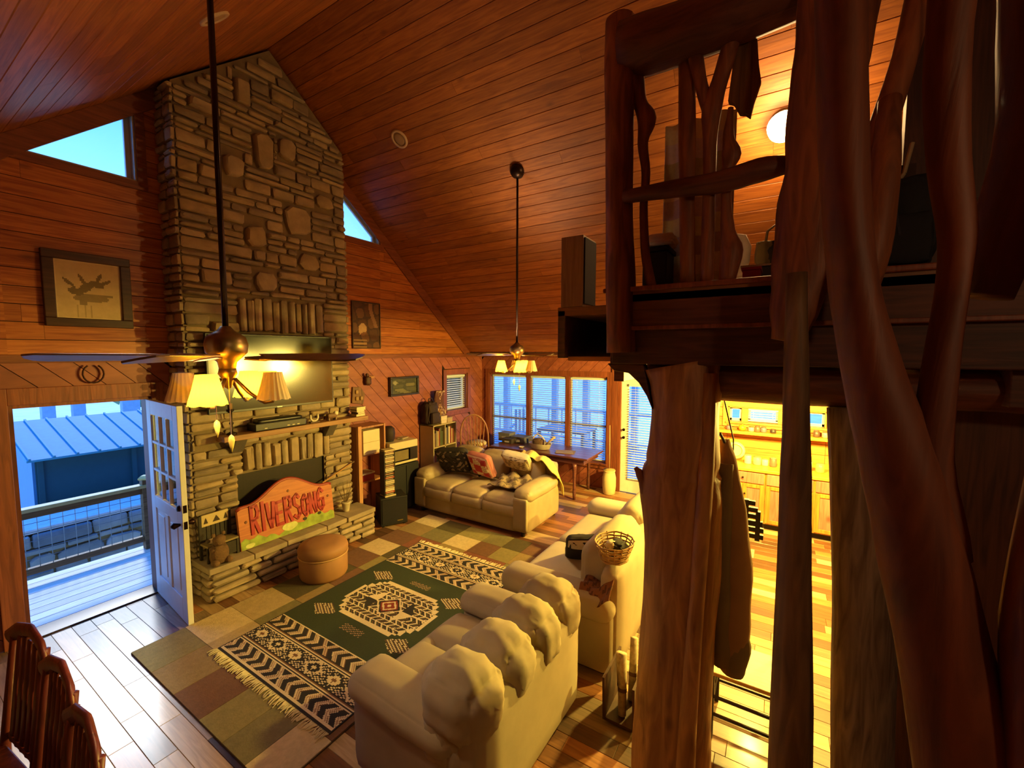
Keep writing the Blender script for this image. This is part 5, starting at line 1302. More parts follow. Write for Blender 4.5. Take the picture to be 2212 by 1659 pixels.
def ornaments():
    t = thing('wall_ornament', 'dark carved bird ornament on the diagonal boards left of the landscape painting', 'ornament', (4.38, D, 1.98)); dm = plain('carved_dark', '#4c2c18', .6, bump=.3)
    MB().rbox((4.36, D-.05, 2.06), (.10, .07, .14), .035, wr=.006, seed=1).build('body', dm, t, smooth=True); MB().rbox((4.42, D-.06, 2.11), (.12, .03, .05), .015).build('wing', plain('carved_pale', '#a8704a', .6), t, smooth=True); MB().rbox((4.33, D-.07, 2.15), (.05, .05, .05), .022).build('head', dm, t, smooth=True)
    t = thing('wall_plaque', 'brown carved plaque on the wall beside the chimney edge', 'ornament', (4.2, D, 1.72))
    MB().prism([(4.08, 1.74), (4.28, 1.70), (4.32, 1.86), (4.24, 1.97), (4.10, 1.98)], D-.03, D-.002).build('board', wood('plaque_wood', '#7a5430', '#553818', 'z', .6), t, bevel=.006)
    for (x, z) in ((4.16, 1.80), (4.24, 1.80), (4.16, 1.90)): MB().rbox((x, D-.04, z), (.05, .03, .06), .013).build('carving', plain('carved_tan', '#a07c4c', .6), t, smooth=True)
ornaments()
# ------------------------------------------------------------------ television and the mantel's things
def tv():
    t = thing('television', 'large flat television hanging on the chimney above the mantel', 'television', (2.74, FY-.08, 1.84)); bk = plain('tv_black', '#0d0b0a', .35)
    MB().box(2.02, 3.46, FY-.135, FY-.095, 1.85, 2.69).build('case', bk, t, bevel=.004)
    MB().box(2.035, 3.445, FY-.138, FY-.135, 1.875, 2.675).build('screen', plain('tv_screen', '#11100c', .16, var=0, spec=.6), t)
    MB().box(2.5, 2.98, FY-.095, FY-.02, 2.1, 2.5).build('wall_mount', bk, t)
    MB().box(2.72, 2.78, FY-.139, FY-.136, 1.857, 1.866).build('badge', plain('tv_badge', '#8a8a88', .3, metal=.8), t)
tv()
def mantel_things():
    z = 1.621
    t = thing('media_box', 'flat black media box lying on the mantel under the television', 'media box', (2.72, 4.9, z)); bk = plain('media_black', '#16130e', .4)
    MB().box(2.42, 3.02, 4.82, 5.0, z, z+.085).build('case', bk, t, bevel=.01); MB().rbox((2.72, 4.9, z+.10), (.52, .14, .05), .024).build('top', bk, t, smooth=True)
    for x in (2.52, 2.78, 2.84, 2.9): MB().box(x, x+.03, 4.818, 4.82, z+.02, z+.03).build('indicator', plain('indicator', '#b8b090', .4), t)
    t = thing('candlestick', 'dark iron candlestick at the left end of the mantel', 'candlestick', (2.22, 4.9, z)); MB().lathe([(.05, 0), (.045, .015), (.015, .03), (.012, .10), (.022, .12), (.012, .14), (.012, .24), (.028, .25), (.03, .27)], 16, (2.22, 4.9, z)).build('stem', plain('iron_dark', '#2a1e14', .5, metal=.6), t, smooth=True); MB().lathe([(.016, .27), (.016, .33), (.002, .335)], 12, (2.22, 4.9, z)).build('candle', plain('candle_tan', '#8a6a40', .6), t, smooth=True)
    t = thing('white_figurine', 'white horseshoe-shaped figurine on the mantel right of the media box', 'figurine', (3.16, 4.88, z)); wm = plain('figure_white', '#d8ccb0', .5)
    MB().sweep([(3.11, 4.88, z+.10), (3.11, 4.88, z+.05), (3.135, 4.88, z+.022), (3.165, 4.88, z+.015), (3.195, 4.88, z+.03), (3.21, 4.88, z+.06), (3.205, 4.88, z+.10)], .013, 8).build('horseshoe_curve', wm, t, smooth=True); MB().box(3.10, 3.22, 4.86, 4.90, z, z+.012).build('plinth', plain('plinth_brown', '#5a3c24', .6), t)
    t = thing('brown_figurine', 'small brown and white animal figurine at the right of the mantel', 'figurine', (3.40, 4.88, z)); MB().rbox((3.40, 4.88, z+.055), (.14, .07, .07), .033, wr=.004).build('body', plain('figure_brown', '#7a5a3a', .6), t, smooth=True); MB().rbox((3.46, 4.87, z+.085), (.06, .05, .06), .026).build('head', wm, t, smooth=True)
    for (dx, dy) in ((-.05, -.02), (.05, -.02), (-.05, .02), (.05, .02)): MB().box(3.40+dx-.01, 3.40+dx+.01, 4.88+dy-.01, 4.88+dy+.01, z, z+.03).build('leg', plain('figure_brown', '#7a5a3a', .6), t)
    for i, (dz, h, w, col, lab) in enumerate(((0, .03, .15, '#c8b088', 'bottom cream book of the stack on the mantel corner'), (.03, .025, .12, '#6a4a30', 'brown book second from the bottom on the mantel corner'), (.055, .03, .13, '#d0c0a0', 'pale book third in the stack on the mantel corner'), (.085, .04, .15, '#e0d2b0', 'thick white book topping the stack on the mantel corner'))):
        t = thing('book', lab, 'book', (3.82, 4.9, z+dz), 0, 'books on the mantel corner'); book(t, 3.82-w/2+.01*(i % 2), 4.83, z+dz, w, .14, h, col)
def book(t, x, y, z, w, d, h, col):
    """lying book: covers, pages"""
    cm = plain('cover_'+col.strip('#'), col, .6, var=.05)
    MB().box(x, x+w, y, y+d, z, z+h*.12).build('cover', cm, t); MB().box(x, x+w, y, y+d, z+h*.88, z+h*.995).build('cover', cm, t); MB().box(x, x+.006, y, y+d, z, z+h*.995).build('spine', cm, t)
    MB().box(x+.006, x+w-.005, y+.004, y+d-.004, z+h*.12, z+h*.88).build('pages', plain('pages', '#d8cca8', .9, var=.1, scale=80), t)
mantel_things()
# ------------------------------------------------------------------ on the hearth
def sign():
    s = thing('carved_sign', 'carved wooden sign with red lettering RIVERSONG and painted green grass leaning on the hearth', 'sign', (2.77, 4.80, .365)); s.rotation_euler = (-.13, 0, 0)
    W_ = 1.13; hw = W_/2
    top = []
    N = 30
    for i in range(N+1):
        u = -hw+W_*i/N; t = abs(u)/hw
        top.append((u, .44+.19*(.5+.5*cos(pi*min(1, t/.82)))-(.02 if t > .95 else 0)))
    board = [(-hw, 0), (hw, 0)]+top[::-1]
    MB().prism(board, -.02, .02).build('board', wood('sign_salmon', '#b9703f', '#a05a34', 'x', .55, knots=0), s, world=False)
    m = MB(); m.sweep([(u, 0, z+.008) for u, z in top], [(.016, .024)]*(N+1), 8); m.build('rim', plain('sign_rim', '#8e3018', .5), s, world=False, smooth=True)
    gr = [(-hw+.004, .002), (hw-.004, .002)]
    for i in range(25, -1, -1):
        u = -hw+.004+(W_-.008)*i/25; gr.append((u, .075+.05*sin(i*.42+.6)*.6+.02*sin(i*1.9)+(.05 if i > 17 else 0)))
    m = MB(); m.prism(gr, -.0225, -.019); m.build('grass', plain('sign_grass', '#8ea03c', .7, var=.35, scale=14), s, world=False)
    for (u, z, w, h) in ((-.02, .09, .19, .09), (-.47, .03, .1, .05)):
        m = MB(); m.prism([(u+w*cos(a)*.5, z+h*.5*sin(a)*(1+.15*sin(3*a))) for a in [2*pi*k/14 for k in range(14)]], -.0245, -.021); m.build('pale_bush', plain('sign_pale', '#c4c878', .7, var=.2, scale=20), s, world=False)
    for (u, z) in ((.17, .115), (.36, .125)):
        m = MB(); m.prism([(u+.024*cos(a), z+.018*sin(a)) for a in [2*pi*k/12 for k in range(12)]], -.0265, -.021); m.build('dark_flower', plain('sign_dark', '#2c2a10', .7), s, world=False)
    for u, z in ((-.49, .29), (.50, .30), (0, .50)):
        m = MB(); m.sweep([(u, -.020, z), (u, -.027, z)], [.016, .012], 12); m.build('bolt', plain('sign_bolt', '#6e3a20', .5), s, world=False)
    A = {'R': [[(0, 0), (0, 1)], [(0, 1), (.75, 1), (.95, .78), (.75, .55), (0, .5)], [(.35, .5), (.95, 0)]], 'I': [[(.5, 0), (.5, 1)]], 'V': [[(0, 1), (.2, .35), (.5, 0), (.8, .35), (1, 1)]],
         'E': [[(0, 0), (0, 1)], [(0, 1), (.9, 1)], [(0, .52), (.75, .52)], [(0, 0), (.9, 0)]], 'S': [[(.95, .86), (.6, 1), (.12, .88), (.15, .6), (.85, .42), (.92, .14), (.5, 0), (.05, .12)]],
         'O': [[(.5, 0), (.12, .2), (.05, .5), (.12, .8), (.5, 1), (.88, .8), (.95, .5), (.88, .2), (.5, 0)]], 'N': [[(0, 0), (0, 1)], [(0, 1), (.95, 0)], [(.95, 0), (.95, 1)]],
         'G': [[(.95, .85), (.55, 1), (.12, .8), (.05, .45), (.15, .15), (.55, 0), (.95, .15), (.95, .5), (.55, .5)]]}
    red = plain('sign_red', '#a3161a', .45, var=.1)
    u = -.43; wd = {'I': .045}
    for i, ch in enumerate('RIVERSONG'):
        w = .035 if ch == 'I' else .072; h = .29-.006*i+.02*sin(i*1.7); zb = .145+.002*i
        m = MB()
        for st in A[ch]:
            P = [(u+p[0]*w*1.0, zb+p[1]*h) for p in st]
            for k in range(len(P)-1):
                a, b = Vector(P[k]), Vector(P[k+1]); d = (b-a).normalized(); nn = Vector((-d.y, d.x))*.017; e = d*.012
                q = [a-e-nn, b+e-nn, b+e+nn, a-e+nn]; m.prism([tuple(x) for x in q], -.033, -.019)
        m.build('letter', red, s, world=False); u += w+.031
sign()
def hearth_things():
    z = .362
    b = thing('miniature_bench', 'small black wooden bench with a cut-out cream backboard on the hearth', 'bench', (2.04, 4.87, z), .05); bk = plain('bench_black', '#2b2318', .6, bump=.2); cr = plain('bench_cream', '#c4ae7c', .6)
    MB().box(-.15, .15, -.08, .08, .16, .18).build('seat', plain('bench_seat', '#8a784c', .6), b, world=False, bevel=.003)
    for (x, y) in ((-.14, -.07), (.14, -.07)): MB().box(x-.012, x+.012, y-.012, y+.012, 0, .16).build('leg', bk, b, world=False)
    for x in (-.14, .14): MB().box(x-.012, x+.012, .06, .085, 0, .46).build('back_post', bk, b, world=False)
    MB().box(-.13, .13, -.075, -.065, .02, .15).build('front_board', bk, b, world=False)
    for k in range(6): MB().box(-.125+k*.043, -.09+k*.043, .066, .078, .18, .34).build('back_slat', bk, b, world=False)
    MB().box(-.15, .15, .062, .086, .34, .46).build('backboard', cr, b, world=False, bevel=.003)
    for (x, s_) in ((-.09, .02), (.01, .035), (.1, .02)): MB().prism([(x-s_, .37), (x+s_, .37), (x+s_*.4, .41), (x, .43), (x-s_*.5, .40)], .058, .0622).build('tree_cutout', plain('cutout_dark', '#3a2a14', .7), b, world=False)
    f = thing('bench_figure', 'tiny white animal lying on the miniature bench', 'figurine', (1.98, 4.84, z+.185)); wm = plain('tiny_white', '#d0c09c', .6)
    MB().rbox((1.98, 4.84, z+.205), (.11, .05, .05), .022).build('body', wm, f, smooth=True); MB().rbox((1.92, 4.83, z+.215), (.04, .035, .035), .016).build('head', plain('tiny_dark', '#5a4a30', .6), f, smooth=True)
    p = thing('stuffed_animal', 'soft brown stuffed animal slumped at the left corner of the hearth', 'toy', (1.97, 4.69, z)); pm = plain('plush_brown', '#6c5034', .95, var=.2, scale=25, bump=.6)
    MB().rbox((1.97, 4.72, z+.10), (.16, .14, .20), .07, wr=.008, seed=2).build('body', pm, p, smooth=True); MB().rbox((1.97, 4.71, z+.24), (.11, .1, .11), .05, wr=.004, seed=3).build('head', pm, p, smooth=True)
    for sg in (-1, 1): MB().rbox((1.97+sg*.06, 4.67, z+.035), (.06, .1, .06), .028).build('paw', pm, p, smooth=True); MB().rbox((1.97+sg*.045, 4.72, z+.30), (.035, .03, .04), .014).build('ear', pm, p, smooth=True)
    q = thing('potted_twigs', 'white pot with dried twigs at the right end of the hearth', 'potted plant', (3.56, 4.85, z)); MB().lathe([(.035, 0), (.04, .01), (.055, .11), (.06, .115), (.06, .13), (.05, .13)], 18, (3.56, 4.85, z)).build('pot', plain('pot_white', '#cbbb98', .5), q, smooth=True)
    rn = random.Random(3)
    for i in range(12):
        a = rn.uniform(0, 6.28); r = rn.uniform(.05, .16); MB().sweep([(3.56, 4.85, z+.1), (3.56+r*.5*cos(a), 4.85+r*.4*sin(a)*.6, z+.22), (3.56+r*cos(a), 4.85+r*sin(a)*.6, z+rn.uniform(.26, .42))], [.004, .003, .0015], 5).build('twig', plain('twig_brown', '#5c4426', .9), q)
    w = thing('poker', 'long thin wooden poker lying across the right of the firebox', 'fire tool', (3.5, 4.99, 0.9)); MB().sweep([(3.30, 4.965, .80), (3.75, 4.965, .96)], .010, 8).build('shaft', plain('poker_wood', '#a8793c', .6), w); MB().sweep([(3.75, 4.965, .96), (3.79, 4.965, .975)], .014, 8).build('grip', plain('poker_dark', '#4a2c14', .6), w)
hearth_things()

# added fill lamp, out of view: lights the tree-trunk railing from the stair side
def fill_lamp():
    t = thing('fill_lantern', 'small added fill lantern, unseen behind the viewpoint', 'lamp', (-.7, -1.3, roof(-.7))); bz = plain('fan_bronze', '#2c1c14'); z = 3.05
    # the slope is low here, so it hangs a little nearer the ridge
    t.location = (.3, -1.6, roof(.3))
    x, y = .3, -1.6
    MB().sweep([(x, y, roof(x)), (x, y, z+.2)], .006, 6).build('chain', bz, t)
    MB().lathe([(.02, .2), (.07, .15), (.075, .13)], 12, (x, y, z), cap=False).build('cap', bz, t, smooth=True)
    MB().lathe([(.02, .12), (.035, .07), (.02, .02), (.001, .0)], 12, (x, y, z)).build('bulb', emis('fan_bulb_on', (1, .8, .4), 25.), t, smooth=True)
    lamp('fill_light', (0, 0, z+.0-roof(x)), 12, (1, .62, .30), .08, t)
fill_lamp()
# ------------------------------------------------------------------ corner by the chimney: shelf, speaker, rack, microwave
def corner_things():
    sh = thing('narrow_shelf', 'narrow upright wooden shelf between the chimney and the black speaker', 'shelf', (4.15, 5.2, 0)); pw = wood('shelf_pine', '#b98258', '#9a6440', 'z', .5)
    MB().box(3.94, 3.98, 5.04, 5.37, 0, 1.42).build('side_panel', pw, sh, bevel=.004); MB().box(4.40, 4.43, 5.04, 5.37, 0, 1.42).build('side_panel', pw, sh, bevel=.004)
    for z in (.04, .58, .98, 1.39): MB().box(3.98, 4.40, 5.05, 5.37, z, z+.025).build('shelf_board', pw, sh)
    MB().box(3.90, 3.96, 5.00, 5.05, 0, 1.44).build('face_board', wood('face_board', '#c89468', '#a8744c', 'z', .5), sh, bevel=.004)
    b = thing('white_box', 'tall white box on the upper compartment of the narrow shelf', 'box', (4.17, 5.2, 1.006)); wb = plain('white_card', '#d8c8a0', .7, var=.04)
    MB().box(4.0, 4.30, 5.02, 5.34, 1.006, 1.36).build('carton', wb, b, bevel=.004); MB().box(4.0, 4.30, 5.018, 5.02, 1.18, 1.186).build('flap_line', plain('card_line', '#a8946c', .8), b)
    r = thing('red_tin', 'red tin with a white lid on the middle compartment of the narrow shelf', 'tin', (4.1, 5.15, .606)); MB().box(4.0, 4.22, 5.06, 5.25, .606, .70).build('body', plain('tin_red', '#9c2a22', .4), r, bevel=.004); MB().box(3.995, 4.225, 5.055, 5.255, .70, .725).build('lid', plain('tin_white', '#d8ccb4', .4), r, bevel=.003)
    s = thing('subwoofer', 'large black box speaker on the floor beside the hearth', 'speaker', (4.25, 4.74, 0), -.5); bk = plain('speaker_black', '#120f0d', .55)
    MB().box(-.19, .19, -.17, .17, .02, .42).build('cabinet', bk, s, world=False, bevel=.006); MB().box(-.17, .17, -.178, -.17, .05, .40).build('grille', plain('grille_black', '#181412', .9, var=.2, scale=70), s, world=False); MB().box(.04, .12, -.181, -.178, .07, .085).build('badge', plain('badge_gold', '#b09850', .3, metal=.8), s, world=False)
    for (x, y) in ((-.15, -.13), (.15, -.13), (-.15, .13), (.15, .13)): MB().lathe([(.02, 0), (.02, .02)], 8, (x, y, 0)).build('foot', bk, s, world=False)
    d = thing('disc_rack', 'narrow black disc rack full of cases standing on the black speaker', 'rack', (4.19, 4.74, .421), -.25)
    MB().box(-.085, -.075, -.07, .07, 0, .68).build('side_panel', bk, d, world=False); MB().box(.075, .085, -.07, .07, 0, .68).build('side_panel', bk, d, world=False); MB().box(-.085, .085, -.08, .08, 0, .02).build('base', plain('rack_pale', '#c8b484', .5), d, world=False); MB().box(-.085, .085, -.07, .07, .66, .68).build('top', plain('rack_pale', '#c8b484', .5), d, world=False); MB().box(-.085, .085, .06, .07, 0, .68).build('back', bk, d, world=False)
    rn = random.Random(12); z = .024; cols = ['#b8a47c', '#3a3028', '#8a6848', '#241c18', '#a03c20', '#c0b090', '#5a5044', '#2a2420', '#d0c4a4', '#6a3c28']
    M = T(4.19, 4.74, .421) @ RZ(-.25); i = 0
    names = {'#b8a47c': 'tan', '#3a3028': 'charcoal', '#8a6848': 'brown', '#241c18': 'black', '#a03c20': 'orange-red', '#c0b090': 'cream', '#5a5044': 'grey', '#2a2420': 'dark', '#d0c4a4': 'pale', '#6a3c28': 'reddish'}
    seen = {}; items = []
    while z < .64: c = rn.choice(cols); items.append((z, c)); z += .0265
    cnt = {c: sum(1 for q in items if q[1] == c) for c in cols}; ordn = ['lowest', 'second lowest', 'third lowest', 'fourth lowest', 'fifth lowest', 'sixth lowest']
    for z, c in items:
        k = seen.get(c, 0); seen[c] = k+1
        lab = ('the only %s disc case in the narrow black rack' % names[c]) if cnt[c] == 1 else '%s of the %s disc cases in the narrow black rack' % (ordn[k], names[c])
        t = thing('disc_case', lab, 'disc case', tuple(M @ Vector((0, 0, z))), -.25, 'disc cases in the black rack'); x = rn.uniform(-.004, .004)
        MB().box(-.07, .07, -.066+x, .055, 0, .023).build('case', plain('case_'+c.strip('#'), c, .35, var=.1), t, world=False); MB().box(-.06, .05, -.067+x, -.066+x, .007, .015).build('spine_label', plain('spine_label', '#b8ac90', .5), t, world=False)
    st = thing('microwave_stand', 'black cabinet under the white microwave beside the tan sofa', 'cabinet', (4.72, 5.12, 0), -.08)
    MB().box(-.26, .26, -.22, .22, .03, .74).build('body', bk, st, world=False, bevel=.005)
    for sg in (-1, 1): dr = MB().box(-.25+(.255 if sg > 0 else 0), .25-(.255 if sg < 0 else 0), -.232, -.22, .05, .72).build('door', bk, st, world=False, bevel=.003)
    m = thing('microwave', 'white microwave oven with a dark door on the black cabinet', 'microwave', (4.72, 5.12, .742), -.10); wm = plain('microwave_white', '#cdbf98', .4, var=.03)
    MB().box(-.27, .27, -.19, .19, .01, .36).build('case', wm, m, world=False, bevel=.008); dk = plain('microwave_door', '#1a1512', .25)
    dr = MB().box(-.245, .10, -.205, -.19, .05, .25).build('door', dk, m, world=False, bevel=.004); MB().box(-.21, .07, -.207, -.205, .075, .225).build('door_window', plain('microwave_window', '#7a6c4c', .3), dr, world=False)
    MB().box(.11, .255, -.203, -.19, .05, .25).build('control_panel', plain('control_dark', '#2a2020', .35), m, world=False, bevel=.003); MB().box(.085, .098, -.225, -.205, .06, .24).build('handle', dk, m, world=False, bevel=.004)
    r = thing('round_speaker', 'dark round speaker standing on the microwave', 'speaker', (4.58, 5.14, 1.105)); MB().lathe([(.07, 0), (.09, .03), (.10, .12), (.09, .2), (.05, .235), (.001, .24)], 20, (4.58, 5.14, 1.105)).build('body', plain('round_dark', '#2c1812', .7, bump=.2), r, smooth=True); MB().lathe([(.075, .0), (.08, .015), (.075, .02)], 20, (4.58, 5.14, 1.103)).build('base_ring', bk, r, smooth=True)
    p = thing('paper_pile', 'untidy pile of letters on the microwave in front of the round speaker', 'papers', (4.82, 5.05, 1.105)); rr = random.Random(5)
    for k in range(5): mm = MB(); mm.M = T(4.84+rr.uniform(-.02, .02), 5.10+rr.uniform(-.02, .02), 1.105+k*.005) @ RZ(rr.uniform(-.5, .5)); mm.box(-.08, .08, -.05, .05, 0, .0045); mm.build('sheet', plain('paper_%d' % (k % 3), ('#c8b898', '#a89070', '#d8ccb0')[k % 3], .8), p)
corner_things()
def bookcase():
    b = thing('bookcase', 'cream four-compartment bookcase full of books beside the tan sofa', 'bookcase', (5.8, 5.2, 0)); m = plain('bookcase_cream', '#b09c74', .6, var=.05); x0, x1, y0, y1, h = 5.49, 6.12, 5.04, 5.365, 1.22
    MB().box(x0, x0+.02, y0, y1, 0, h).build('side_panel', m, b); MB().box(x1-.02, x1, y0, y1, 0, h).build('side_panel', m, b); MB().box(x0, x1, y0-.005, y1, h-.02, h).build('top', m, b, bevel=.003); MB().box(x0, x1, y1-.01, y1, 0, h).build('back', plain('bookcase_back', '#3c3020', .8), b)
    xm = (x0+x1)/2; MB().box(xm-.01, xm+.01, y0, y1-.01, .04, h-.02).build('divider', m, b)
    for z in (.04, .44, .83): MB().box(x0+.02, x1-.02, y0, y1-.01, z-.02, z).build('shelf_board', m, b)
    rn = random.Random(6); cols = {'tan': '#a89068', 'brown': '#5c402a', 'dark': '#2c241c', 'cream': '#c8b890', 'green': '#4a5236', 'red': '#7c3428', 'grey': '#78705f'}
    side = {0: 'left', 1: 'right'}; row = {.83: 'upper', .44: 'middle'}
    for z in (.83, .44):
        for sd, (a, c) in enumerate(((x0+.022, xm-.012), (xm+.012, x1-.022))):
            x = a; idx = 0; lst = []
            while x < c-.025:
                w = rn.uniform(.022, .042); w = min(w, c-x)
                lst.append((x, w, rn.uniform(.24, .33), rn.choice(list(cols)))); x += w+.0015
            for i, (x, w, hh, cn) in enumerate(lst):
                same = [k for k in range(len(lst)) if lst[k][3] == cn]; pos = same.index(i)
                lab = '%s book in the %s %s compartment of the cream bookcase' % ((cn if len(same) == 1 else ['leftmost', 'second from left', 'third from left', 'fourth from left', 'fifth from left'][pos]+' '+cn), row[z], side[sd])
                t = thing('book', lab, 'book', (x+w/2, 5.12, z), 0, 'books in the cream bookcase'); cm = plain('spine_'+cn, cols[cn], .6, var=.1)
                MB().box(x, x+w, y0+.03, y0+.036, z+.0005, z+hh).build('spine', cm, t); MB().box(x, x+.003, y0+.036, y0+.2, z+.0005, z+hh).build('cover', cm, t); MB().box(x+w-.003, x+w, y0+.036, y0+.2, z+.0005, z+hh).build('cover', cm, t); MB().box(x+.003, x+w-.003, y0+.036, y0+.195, z+.003, z+hh-.006).build('pages', plain('pages', '#d8cca8', .9), t)
    bg = thing('dark_backpack', 'dark maroon backpack standing on the cream bookcase', 'backpack', (5.62, 5.2, h)); bm = plain('pack_maroon', '#2e1a18', .8, bump=.3)
    MB().rbox((5.60, 5.22, h+.20), (.26, .22, .40), .08, wr=.012, seed=2, n=9).build('body', bm, bg, smooth=True); MB().rbox((5.60, 5.09, h+.12), (.2, .07, .2), .03, wr=.004).build('pocket', bm, bg, smooth=True); MB().sweep([(5.54, 5.2, h+.38), (5.56, 5.2, h+.46), (5.64, 5.2, h+.46), (5.66, 5.2, h+.38)], .01, 6).build('handle', bm, bg, smooth=True)
    ql = thing('folded_quilt', 'mottled folded quilt leaning on the wall above the bookcase', 'quilt', (5.9, 5.26, h)); 
    grid_print('cloth', 26, 30, lambda a, b: (5.78+.26*a, 5.24+.02*sin(a*9)-.05*(b-.5)*0-.03*sin(b*7), h+.004+.57*b), lambda a, b: (S('#4c2620'), S('#9a7868'), S('#6a3c34'), S('#c0a898'))[int(2+1.99*sin(a*19+b*7)*sin(b*23-a*5))], ql, vcol('woven_fabric', .9, .3, 60))
    MB().rbox((5.91, 5.275, h+.29), (.25, .05, .57), .024).build('fold', plain('quilt_brown', '#5a342c', .9), ql, smooth=True)
    for i, (x, z0, w, hh, col, lab) in enumerate(((5.80, 0, .15, .06, '#c8b498', 'pale lower box in front of the folded quilt on the bookcase'), (5.96, 0, .14, .09, '#a88e6a', 'tan box at the right of the bookcase top'), (5.80, .06, .16, .075, '#d0b8a0', 'pinkish upper box in front of the folded quilt on the bookcase'))):
        t = thing('small_box', lab, 'box', (x, 5.1, h+z0), 0, 'small boxes on the bookcase'); MB().box(x-w/2, x+w/2, 5.06, 5.18, h+z0+.001, h+z0+hh*.8).build('body', plain('sb_'+col.strip('#'), col, .7), t, bevel=.003); MB().box(x-w/2-.003, x+w/2+.003, 5.057, 5.183, h+z0+hh*.8, h+z0+hh).build('lid', plain('sb_'+col.strip('#'), col, .7), t, bevel=.002)
bookcase()
def table_area():
    tw = wood('table_dark', '#6a3c34', '#4a2622', 'y', .35, knots=.1, coat=.2)
    t = thing('dining_table', 'long dark wooden table under the wide window behind the tan sofa', 'table', (6.9, 3.65, 0)); x0, x1, y0, y1 = 6.50, 7.28, 2.60, 4.55
    n = 5
    for i in range(n): MB().box(x0+(x1-x0)*i/n+.001, x0+(x1-x0)*(i+1)/n-.001, y0, y1, .715, .745).build('top_plank', tw, t, bevel=.003)
    MB().box(x0+.06, x1-.06, y0+.08, y1-.08, .62, .715).build('apron', tw, t)
    for (x, y) in ((x0+.07, y0+.25), (x1-.07, y0+.25), (x0+.07, y1-.12), (x1-.07, y1-.12)): MB().lathe([(.022, 0), (.03, .12), (.024, .3), (.034, .5), (.04, .56), (.04, .62)], 14, (x, y, 0)).build('leg', tw, t, smooth=True)
    z = .746
    p = thing('roasting_pan', 'white oval roasting tub with an arched handle on the dark table', 'pan', (6.78, 3.62, z)); wm = plain('enamel_white', '#d4c8b8', .35)
    m = MB(); m.M = T(6.78, 3.62, z) @ Matrix.Diagonal((.72, 1.15, 1, 1)); m.lathe([(.12, 0), (.16, .01), (.19, .10), (.20, .105), (.185, .10), (.15, .02), (.001, .015)], 24); m.build('tub', wm, p, smooth=True)
    MB().sweep([(6.78, 3.78, z+.09), (6.78, 3.76, z+.2), (6.78, 3.68, z+.27), (6.78, 3.58, z+.22), (6.78, 3.50, z+.13)], .012, 8).build('handle', wm, p, smooth=True)
    q = thing('brown_bundle', 'brown cloth bundle lying in the white roasting tub', 'bundle', (6.78, 3.66, z+.03)); MB().rbox((6.78, 3.66, z+.11), (.16, .2, .16), .07, wr=.012, seed=5).build('bundle', plain('bundle_brown', '#5a4238', .9), q, smooth=True); MB().sweep([(6.76, 3.5, z+.08), (6.74, 3.42, z+.16), (6.72, 3.30, z+.26)], [.02, .018, .024], 8).build('stick', plain('stick_pale', '#b8a090', .6), q, smooth=True)
    d = thing('small_dish', 'small white dish left of the roasting tub on the table', 'dish', (6.66, 3.95, z)); MB().lathe([(.03, 0), (.05, .02), (.055, .025), (.045, .022), (.001, .008)], 18, (6.66, 3.95, z)).build('bowl', wm, d, smooth=True); MB().lathe([(.022, 0), (.026, .004), (.03, .004)], 18, (6.66, 3.95, z-.0005), cap=False).build('foot_ring', wm, d)
    for i, (x, y, w, l, h, col, lab) in enumerate(((7.1, 4.55, .22, .26, .16, '#6c6a70', 'grey box with a pale label at the far end of the table'), (7.1, 4.22, .26, .3, .12, '#5c5a62', 'flat grey box second from the corner on the table'), (6.92, 4.38, .18, .22, .09, '#3c3438', 'dark low box in front of the grey boxes on the table'), (7.12, 3.92, .16, .2, .1, '#807a80', 'small pale grey box near the roasting tub'))):
        b = thing('storage_box', lab, 'box', (x, y, z), 0, 'boxes on the dark table'); m = plain('stb_%d' % i, col, .6)
        MB().box(x-w/2, x+w/2, y-l/2, y+l/2, z, z+h*.8).build('body', m, b, bevel=.004); MB().box(x-w/2-.004, x+w/2+.004, y-l/2-.004, y+l/2+.004, z+h*.8, z+h).build('lid', m, b, bevel=.004); MB().box(x-w/2-.002, x-w/2, y-.05, y+.05, z+.02, z+h*.55).build('label', plain('label_pale', '#b0a8b0', .6), b)
    n = thing('newspaper', 'flat newspaper lying at the near end of the dark table', 'newspaper', (6.8, 3.15, z)); m = MB(); m.M = T(6.78, 3.12, z) @ RZ(.3); m.box(-.12, .12, -.17, .17, 0, .006); m.build('sheets', plain('newsprint', '#7c6a6c', .8, var=.3, scale=40), n); m = MB(); m.M = T(6.76, 3.13, z+.006) @ RZ(.45); m.box(-.11, .11, -.15, .15, 0, .004); m.build('top_sheet', plain('newsprint2', '#8a7878', .8), n)
    c = thing('butter_churn', 'cream stoneware butter churn with a wooden dasher by the side door', 'crock', (7.18, 2.45, 0)); MB().lathe([(.09, 0), (.105, .02), (.118, .15), (.118, .30), (.10, .38), (.095, .40), (.105, .415), (.105, .43), (.09, .43)], 24, (7.18, 2.45, 0)).build('jar', plain('stoneware', '#d8c690', .35, var=.05), c, smooth=True)
    MB().lathe([(.095, .43), (.095, .445), (.03, .455), (.02, .46)], 20, (7.18, 2.45, 0)).build('lid', plain('churn_lid', '#b09860', .6), c, smooth=True); MB().sweep([(7.18, 2.45, .44), (7.19, 2.455, .85), (7.22, 2.47, 1.22)], .011, 8).build('dasher', plain('dasher_wood', '#b08868', .6), c, smooth=True)
    w = thing('windsor_chair', 'tall spindle-back chair with a cream cushion between bookcase and table', 'chair', (6.40, 4.80, 0), .5); cm = wood('chair_wood', '#a87858', '#86583c', 'z', .45, knots=0)
    MB().lathe([(.18, .70), (.21, .71), (.215, .735), (.19, .745)], 24).build('seat', cm, w, world=False, smooth=True)
